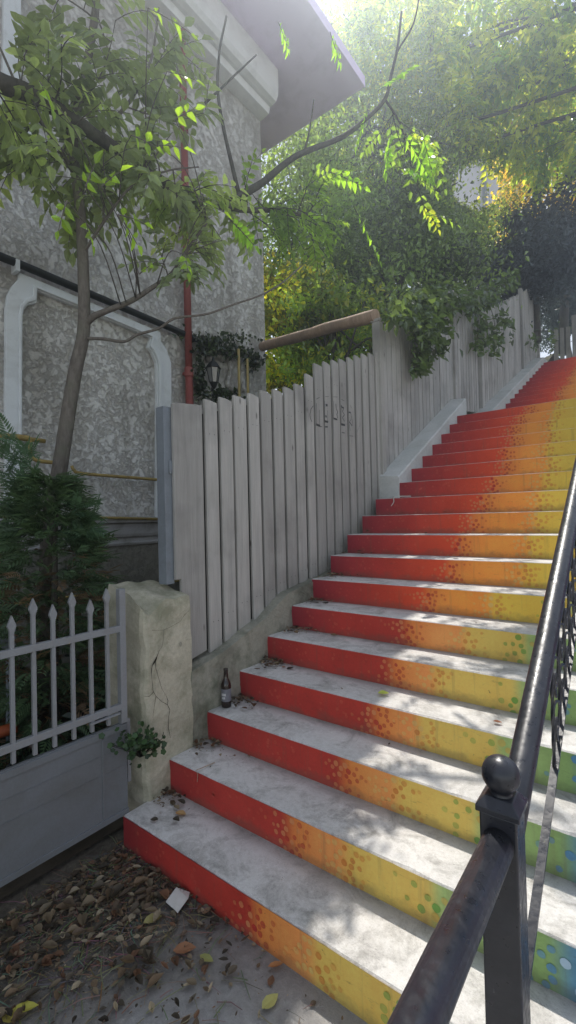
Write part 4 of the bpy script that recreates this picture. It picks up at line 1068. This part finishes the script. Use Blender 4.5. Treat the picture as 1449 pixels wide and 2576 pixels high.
def conifer():
    base = np.array([at(128, 1500, 3.0)[0], at(128, 1500, 3.0)[1], 0])
    t = empty('thuja_shrub', 'dark feathery evergreen growing behind the gate at the left edge', 'shrub', tuple(base))
    rnd = random.Random(8)
    m = MB(); m.tube([base, base+np.array([0, .02, 1.0]), base+np.array([.02, .03, 1.75])], [.035, .025, .01], 8); m.build('trunk', MAT['dtrunk'], t)
    B, D_, N_, L_, W_, Cc = [], [], [], [], [], []
    def spray(p, d, ln, col):
        d = d/np.linalg.norm(d); s = np.cross(d, [0, 0, 1.]); s /= np.linalg.norm(s)+1e-6
        a = rnd.uniform(-1, 1); s = s*math.cos(a)+np.cross(d, s)*math.sin(a); n = np.cross(s, d)
        k = 7
        for i in range(k):
            t_ = i/k; q = p+d*ln*t_+np.array([0, 0, -.25*ln*t_*t_])
            for sg in (-1, 1):
                B.append(q); D_.append(d*.8+s*sg*.75+np.array([0, 0, -.1])); N_.append(n); L_.append(ln*.42*(1-.55*t_)); W_.append(ln*.085); Cc.append(col)
        B.append(p+d*ln*.5); D_.append(d); N_.append(n); L_.append(ln*.7); W_.append(ln*.07); Cc.append(col)
    for _ in range(1500):
        z = rnd.uniform(.15, 1.95); a = rnd.uniform(0, 2*PI)
        R = .46*(1-.15*abs(z-.9)) if z < 1.35 else .46*max(.12, (2.05-z)/.75)
        R *= rnd.uniform(.55, 1.1)*(1+.25*math.sin(3*a+z*5))
        p = base+np.array([R*math.cos(a)*.72, R*math.sin(a)*.72, z]); d = np.array([math.cos(a), math.sin(a), rnd.uniform(-.1, .5)])
        v = rnd.uniform(.6, 1.4); col = (.11*v, .18*v, .09*v) if rnd.random() > .25 or z > 1.5 else (.22*v, .15*v, .09*v)
        spray(p, d, rnd.uniform(.10, .2), col)
    # long left-hand boughs
    for (x0, y0, x1, y1) in [(60, 1330, -10, 1090), (70, 1250, 0, 1180), (80, 1280, 20, 1090), (60, 1300, -20, 1250), (100, 1250, 60, 1120), (170, 1330, 240, 1290), (160, 1360, 235, 1330), (70, 1340, -20, 1330), (150, 1300, 215, 1270)]:
        a, b = at(x0, y0, 2.95), at(x1, y1, 2.85)
        for i in range(16):
            q = a+(b-a)*i/15; spray(q, (b-a)*.6+np.array([rnd.gauss(0, .15), rnd.gauss(0, .15), rnd.gauss(0, .12)]), rnd.uniform(.10, .17), (.11, .2, .11))
    V = leaf_polys(np.array(B), np.array(D_), np.array(N_), np.array(L_), np.array(W_), .1)
    np_mesh('foliage', V, 4, np.repeat(np.array(Cc), 2, axis=0), MAT['leafdark'], t)

def undergrowth():
    rs = np.random.default_rng(3)
    P = []
    for _ in range(5200):
        P.append((rs.uniform(-4.25, -2.45), rs.uniform(-.6, 2.1), abs(rs.normal(0, .22))+.02))
    P = np.array(P); n = len(P); d = rs.normal(size=(n, 3)); d[:, 2] += .4; nn = rs.normal(size=(n, 3)); nn[:, 2] += 1
    L = rs.uniform(.05, .11, n); col = np.where((rs.random(n) < .3)[:, None], np.array([[.10, .06, .03]]), np.array([[.025, .045, .022]]))*rs.uniform(.5, 1.4, (n, 1))
    o = np_mesh('undergrowth', leaf_polys(P, d, nn, L, L*.45), 4, np.repeat(col, 2, axis=0), MAT['leafdark'])
    o['kind'] = 'stuff'; tag(o, 'dark weeds and dead leaves covering the yard behind the gate', 'undergrowth')
    # ivy at the house corner
    P = []
    for (x, y, sx, sy, m) in [(540, 875, 40, 14, 260), (503, 950, 10, 40, 160), (560, 990, 40, 12, 160), (600, 885, 40, 12, 160), (640, 910, 18, 20, 120), (545, 850, 70, 14, 160)]:
        for _ in range(m):
            q = PX(x+rs.normal(0, sx*.6), y+rs.normal(0, sy*.6), XW+.05+abs(rs.normal(0, .08))); P.append(q)
    P = np.array(P); n = len(P); d = rs.normal(size=(n, 3)); d[:, 2] -= .5; nn = rs.normal(size=(n, 3))*.5; nn[:, 0] += 1
    L = rs.uniform(.04, .08, n); col = np.array([[.035, .055, .03]])*rs.uniform(.5, 1.8, (n, 1))
    t = empty('ivy', 'ivy creeping on the house wall around the black lantern', 'ivy', (XW, 4.2, 2.0))
    np_mesh('leaves', leaf_polys(P, d, nn, L, L*.7), 4, np.repeat(col, 2, axis=0), MAT['leafbg'], t)
    s = MB()
    for pts in ([(500, 1010), (505, 950), (500, 900), (540, 872)], [(540, 872), (600, 885), (655, 905)], [(470, 850), (540, 872)]): s.tube(smooth_line([PX(a, b, XW+.04) for a, b in pts], 4), .008, 5)
    s.build('stems', MAT['dtrunk'], t)

def weed():
    c = PX(352, 1872, -2.10); t = empty('weed_plant', 'small round-leaved green weed sprouting from the foot of the cracked pillar', 'weed', (c[0], c[1], .33))
    rnd = random.Random(4); m = MB(); st = MB()
    root = PX(352, 1905, -2.118)
    for k in range(150):
        px, py = 350+rnd.gauss(0, 34), 1868+rnd.gauss(0, 17)
        if py > 1900 and abs(px-350) > 40: continue
        q = PX(px, py, -2.085+rnd.uniform(-.015, .06)); r = rnd.uniform(.008, .017)
        nv = np.array([rnd.gauss(.5, .35), rnd.gauss(-.5, .35), rnd.gauss(.7, .35)]); nv /= np.linalg.norm(nv); u = np.cross(nv, [0, 0, 1.]); u /= np.linalg.norm(u); w = np.cross(nv, u)
        pts = [q+r*(1 if i % 2 else .8)*(math.cos(2*PI*i/10)*u+math.sin(2*PI*i/10)*w)+nv*.003*(i % 2) for i in range(10)]
        v = rnd.uniform(.5, 1.5); m.add(pts, [tuple(range(10))], 0, (.035*v, .075*v, .022*v))
        if k % 4 == 0: st.tube([root, (root+q)/2+np.array([.01, 0, .01]), q], .0016, 4, cap=False)
    m.build('leaves', MAT['leafdark'], t, attr='tint'); st.build('stems', MAT['leafdark'], t)

# ------------------------------------------------------------------ small things
def curled_leaf(m, p, L, W, rot, col, curl, rnd, normal_up=1., zoff=0.):
    """dry leaf lying on a surface with curled edges: 2x5 grid"""
    c, s = math.cos(rot), math.sin(rot); vs = []; tilt = rnd.uniform(-.35, .35)
    prof = [(0, .08), (.2, .75), (.5, 1.), (.78, .6), (1., .04)]
    for t, w in prof:
        for sd in (-1, 0, 1):
            lx = (t-.5)*L; ly = sd*w*W/2; lz = abs(sd)*curl*W*w*.6 + curl*L*.6*(t-.5)**2 + tilt*ly*.6
            vs.append((p[0]+c*lx-s*ly, p[1]+s*lx+c*ly, p[2]+max(.001, lz+.003)+zoff))
    fs = []
    for i in range(4):
        for j in range(2): a = i*3+j; fs.append((a, a+1, a+4, a+3))
    m.add(vs, fs, 0, col)

def tread_z(n): return (n+1)*RISE
def litter():
    rnd = random.Random(2); m = MB()
    cols = [(.20, .14, .085), (.15, .11, .075), (.25, .195, .125), (.11, .09, .065), (.22, .12, .07), (.34, .28, .19), (.085, .07, .05)]
    def leaf(p, s=1.):
        L = (.009+.048*rnd.random()**3)*s; v = rnd.uniform(.5, 1.3); curled_leaf(m, p, L, L*rnd.uniform(.25, .75), rnd.uniform(0, 6.3), tuple(c*v for c in rnd.choice(cols)), rnd.uniform(.1, 1.1), rnd)
    def twig(p, L):
        a = rnd.uniform(0, 6.3); b = a+rnd.gauss(0, .3); q = [p[0], p[1], p[2]+.004]; e = [p[0]+L*math.cos(a)*.5, p[1]+L*math.sin(a)*.5, p[2]+rnd.uniform(.003, .012)]; g = [e[0]+L*math.cos(b)*.5, e[1]+L*math.sin(b)*.5, p[2]+.004]
        r = rnd.uniform(.0008, .0022); o = len(m.v); m.tube([q, e, g], [r, r, r*.6], 4); 
        col = tuple(c*rnd.uniform(.5, 1.2) for c in (.24, .20, .14)); m.c[o:] = [col]*(len(m.v)-o)
    n = 0
    while n < 3200:
        x = -2.16+abs(rnd.gauss(0, .40)); y = 1.35-abs(rnd.gauss(0, .48))
        if y < -.2 or x > -.5: continue
        if rnd.random() < .72: leaf((x, y, .003+rnd.random()*.014), .85)
        else: twig((x, y, .006), rnd.uniform(.04, .16))
        n += 1
    for _ in range(16):
        cx, cy = -2.05+abs(rnd.gauss(0, .4)), 1.3-abs(rnd.gauss(0, .5))
        for _ in range(7):
            x, y = cx+rnd.gauss(0, .05), cy+rnd.gauss(0, .05)
            if y > 1.33 or x < -2.1: continue
            L = rnd.uniform(.035, .075); v = rnd.uniform(.6, 1.3); curled_leaf(m, (x, y, .008+rnd.random()*.02), L, L*rnd.uniform(.35, .7), rnd.uniform(0, 6.3), tuple(c*v for c in rnd.choice(cols)), rnd.uniform(.6, 1.6), rnd)
    for _ in range(130):
        x, y = rnd.uniform(-1.9, -.2), rnd.uniform(.2, 1.3); leaf((x, y, .004), .75)
        if rnd.random() < .3: twig((x, y, .004), rnd.uniform(.03, .1))
    # leaves blown to the left ends of the treads
    for k, cnt in enumerate([70, 60, 60, 110, 95, 70, 60, 22, 10, 8, 6]):
        for _ in range(cnt):
            x = X0+.01+abs(rnd.gauss(0, .11 if k < 8 else .3)); y = Y0+k*RUN+RUN-.015-abs(rnd.gauss(0, .085))
            if y < Y0+k*RUN+.01: continue
            leaf((x, y, tread_z(k)+.002+rnd.random()*.02), 1.0)
        for _ in range(5): leaf((rnd.uniform(-2, 0), Y0+k*RUN+rnd.uniform(.03, .26), tread_z(k)+.003), .5)
    o = m.build('leaf_litter', MAT['litter'], attr='tint'); o['kind'] = 'stuff'; tag(o, 'dry leaves, twigs and crumbs swept into the corner of gate and steps', 'leaf litter')

def big_leaf(px, py, z, L, W, rot, col, label, curl=.3, seed=1):
    m = MB(); p = PZ(px, py, z); curled_leaf(m, p, L, W, rot, col, curl, random.Random(seed), zoff=.012 if z == 0 else .006)
    o = m.build('fallen_leaf', MAT['litter'], attr='tint'); tag(o, label, 'leaf', 'single fallen leaves')
def loose():
    big_leaf(62, 2552, 0, .085, .05, .9, (.55, .52, .10), 'yellow-green fallen leaf at the bottom left corner of the ground', .35, 1)
    big_leaf(22, 2572, 0, .06, .035, .1, (.50, .42, .10), 'small yellow leaf lying left of the yellow-green leaf in the bottom corner', .3, 2)
    big_leaf(465, 2400, 0, .085, .06, .8, (.34, .17, .09), 'large rusty brown leaf on the ground below the torn paper', .3, 3)
    big_leaf(520, 2422, 0, .06, .035, .2, (.33, .34, .12), 'olive leaf on the ground right of the large rusty leaf', .2, 4)
    big_leaf(680, 2530, 0, .07, .042, 1.4, (.48, .46, .16), 'pale green oval leaf in the sunlit patch at the bottom', .1, 5)
    big_leaf(712, 2400, 0, .07, .03, -.5, (.55, .28, .10), 'orange-brown curled leaf in the sun next to the lowest step', .6, 6)
    big_leaf(695, 2440, 0, .06, .025, .9, (.45, .22, .09), 'narrow brown leaf in the sun just below the orange-brown curled leaf', .5, 7)
    big_leaf(455, 2052, RISE, .06, .045, .3, (.50, .32, .14), 'tan leaf on the left end of the lowest tread', .3, 8)
    big_leaf(965, 1750, tread_z(3), .06, .045, .6, (.55, .62, .12), 'lime green leaf in the sunlit patch of the fourth tread', .5, 9)
    big_leaf(840, 1602, tread_z(4), .05, .03, .2, (.24, .16, .09), 'small curled brown leaf in the shade of the fifth tread', .6, 10)
    big_leaf(1252, 1822, tread_z(3), .04, .022, .2, (.38, .16, .09), 'reddish leaf on the sunlit tread close to the railing', .5, 11)
    big_leaf(385, 2325, 0, .075, .05, 1.1, (.34, .30, .12), 'brownish green leaf among the litter left of the torn paper', .4, 12)
    # paper
    P = [PZ(*p, 0) for p in [(417, 2284), (444, 2255), (478, 2262), (474, 2280), (447, 2310), (440, 2303)]]
    m = MB(); z = [.026, .04, .03, .034, .022, .024]
    m.add([(p[0], p[1], z[i]) for i, p in enumerate(P)], [(0, 1, 4, 5), (1, 2, 3, 4)]); m.add([(p[0], p[1], z[i]-.002) for i, p in enumerate(P)], [(5, 4, 1, 0), (4, 3, 2, 1)])
    tag(m.build('paper_scrap', MAT['paper']), 'torn piece of white paper lying on the leaf litter', 'paper')
    # bottle
    c = PZ(558, 1774, tread_z(2)); c[0] = max(c[0], -2.075)
    b = empty('beer_bottle', 'empty dark brown glass bottle standing on the third step against the wall', 'bottle', tuple(c))
    m = MB(); m.lathe([(.024, .0), (.0295, .004), (.0305, .01), (.0305, .128), (.029, .142), (.022, .158), (.0155, .175), (.0135, .2), (.0125, .222), (.0140, .223), (.0140, .232), (.0125, .234)], tuple(c), 24)
    m.build('glass', MAT['glassb'], b, smooth=True)
    l = MB(); R = .031; a0 = math.atan2(-c[1], -c[0])
    def patch(z0, z1, a, w, mi, R):
        n = 10; vs = []
        for i in range(n+1):
            t = a-w/2+w*i/n; vs += [(c[0]+R*math.cos(t), c[1]+R*math.sin(t), c[2]+z0), (c[0]+R*math.cos(t), c[1]+R*math.sin(t), c[2]+z1)]
        l.add(vs, [(2*i, 2*i+2, 2*i+3, 2*i+1) for i in range(n)], mi)
    patch(.04, .115, a0, 2.6, 0, R); patch(.075, .09, a0-.55, .95, 1, R+.0006); patch(.056, .069, a0-.6, .75, 1, R+.0006)
    l.build('paper_label', [MAT['label'], MAT['label2']], b, smooth=True)
    # twig hanging over the second riser
    m = MB(); pts = [PZ(540, 1918, RISE*2+.004), PZ(512, 1930, RISE*2+.012), PZ(492, 1938, RISE*2+.016)]; p2 = pts[-1].copy(); p2[1] = Y0+RUN-.012; p2[2] = RISE*2-.01; p3 = p2+np.array([.004, -.008, -.035])
    m.tube(pts+[p2, p3], [.002, .0025, .002, .002, .0015], 5); tag(m.build('twig', MAT['beam']), 'thin pale twig hanging over the left edge of the second step', 'twig')
    m = MB(); y = Y0+10*RUN-.01; q = PY(994, 1250, y); q[2] = 11*RISE+.012; e = q+np.array([-.01, -.012, -.05]); g = PY(984, 1273, y-.012)
    m.tube(smooth_line([q+np.array([.14, .05, .0]), q, e, g], 4), .004, 5); tag(m.build('string', MAT['paper']), 'short pale string dangling over the step front beside the kerb block', 'string')
    m = MB(); q = PZ(742, 1490, tread_z(5)+.03); m.box(q-np.array([.012, .015, .02]), q+np.array([.012, .015, .012])); m.add([q+np.array([-.02, -.02, .012]), q+np.array([.02, -.01, .02]), q+np.array([.01, .03, .016])], [(0, 1, 2)]); o = m.build('paper_scrap', MAT['paper'], bevel=.004)
    tag(o, 'tiny crumpled white scrap against the fence on the sixth step', 'paper')
    # orange thing behind the gate
    m = MB(); a, b_ = at(-60, 1862, 2.55), at(42, 1828, 2.62); m.tube([a, (a+b_)/2, b_], .032, 14); o = m.build('plastic_pipe', MAT['orange'], smooth=True); tag(o, 'short orange plastic pipe lying behind the gate pickets', 'pipe')
    m = MB(); q = at(20, 1700, 2.75); m.tube([(q[0], q[1], .02), (q[0], q[1]+.01, .95)], .02, 8); m.box((q[0]-.02, q[1]-.03, .92), (q[0]+.02, q[1]+.04, 1.02)); o = m.build('garden_post', MAT['steel']); tag(o, 'thin grey metal post standing in the yard behind the leftmost pickets', 'post')

def far_building():
    c = at(1200, 480, 34)
    t = empty('far_building', 'pale rendered building glimpsed through the trees with a dark drainpipe', 'building', (c[0], c[1], 6))
    a = YAW; u = np.array([math.cos(a), math.sin(a), 0]); v = np.array([-math.sin(a), math.cos(a), 0])
    m = MB(); w, d = 3.2, 6
    p = [c+u*x+v*y for x, y in ((-w, 0), (w*.95, 0), (w*.95, d), (-w, d))]
    m.hexa([(q[0], q[1], 5) for q in p]+[(q[0], q[1], c[2]+4.6) for q in p]); m.build('wall', MAT['farwall'], t)
    r = MB(); r.hexa([(*(q[:2]+(q[:2]-c[:2]-v[:2]*3)*.08), c[2]+4.602) for q in p]+[(*(q[:2]+(q[:2]-c[:2]-v[:2]*3)*.08), c[2]+4.9) for q in p]); r.build('roof', MAT['roof'], t)
    q = at(1219, 450, 33.8); m = MB(); m.tube([(q[0], q[1], 5), (q[0], q[1], c[2]+4.4)], .14, 8); m.build('drainpipe', MAT['steel'], t)

# ------------------------------------------------------------------ light, camera, render
SUN_AZ, SUN_EL = math.radians(32), math.radians(63)
def light():
    w = bpy.data.worlds.new('World'); SC.world = w; w.use_nodes = True; nt = w.node_tree; nt.nodes.clear()
    sky = nt.nodes.new('ShaderNodeTexSky'); sky.sky_type = 'NISHITA'; sky.sun_disc = False
    sky.sun_elevation = SUN_EL; sky.sun_rotation = -SUN_AZ; sky.air_density = 1.0; sky.dust_density = .2; sky.ozone_density = 1.0
    bg = nt.nodes.new('ShaderNodeBackground'); bg.inputs['Strength'].default_value = .22
    out = nt.nodes.new('ShaderNodeOutputWorld'); hs = nt.nodes.new('ShaderNodeHueSaturation'); hs.inputs['Saturation'].default_value = .5; nt.links.new(sky.outputs[0], hs.inputs['Color']); nt.links.new(hs.outputs[0], bg.inputs[0]); nt.links.new(bg.outputs[0], out.inputs[0])
    l = bpy.data.lights.new('sun', 'SUN'); l.energy = 5.0; l.angle = math.radians(.53); l.color = (1, .965, .91)
    o = bpy.data.objects.new('sun', l); C.objects.link(o)
    S = Vector((-math.sin(SUN_AZ)*math.cos(SUN_EL), math.cos(SUN_AZ)*math.cos(SUN_EL), math.sin(SUN_EL)))
    o.rotation_euler = S.to_track_quat('Z', 'Y').to_euler(); o.location = S*40
def glare_haze():
    m = bpy.data.materials.new('glare_scatter'); m.use_nodes = True; nt = m.node_tree; nt.nodes.clear()
    o = nt.nodes.new('ShaderNodeOutputMaterial'); v = nt.nodes.new('ShaderNodeVolumeScatter')
    v.inputs['Color'].default_value = (.76, .87, 1, 1); v.inputs['Density'].default_value = HAZE[0]; v.inputs['Anisotropy'].default_value = HAZE[1]
    nt.links.new(v.outputs[0], o.inputs['Volume'])
    b = MB(); b.box((-42, -9, -.6), (34, 62, 12.6)); ob = b.build('glare_haze', m); struct(ob)  # thin scattering box added to imitate the veiling glare of a lens
HAZE = (.015, .85)
def camera():
    from mathutils import Matrix
    c = bpy.data.cameras.new('camera'); c.sensor_fit = 'HORIZONTAL'; c.sensor_width = 36; c.lens = 36*F/1449; c.clip_end = 500; c.clip_start = .02
    o = bpy.data.objects.new('camera', c); C.objects.link(o)
    m = Matrix(((rt[0], up[0], -fw[0], 0), (rt[1], up[1], -fw[1], 0), (rt[2], up[2], -fw[2], H), (0, 0, 0, 1))); o.matrix_world = m
    SC.camera = o

build_materials()
ground(); staircase(); pillar(); cheek(); kerbs()
fence_near(); fence_mid(); fence_up(); fence_far(); gate(); house(); beam(); railing()
yard_tree(); limb_tree(); background_trees(); vine(); conifer(); undergrowth(); weed(); litter(); loose(); far_building()
fix_parents()
light(); glare_haze(); camera()
SC.view_settings.view_transform = 'Standard'; SC.view_settings.look = 'None'; SC.view_settings.exposure = 0
SC.cycles.use_denoising = True
SC.cycles.volume_bounces = 0; SC.cycles.max_bounces = 10; SC.cycles.diffuse_bounces = 6; SC.cycles.transmission_bounces = 6
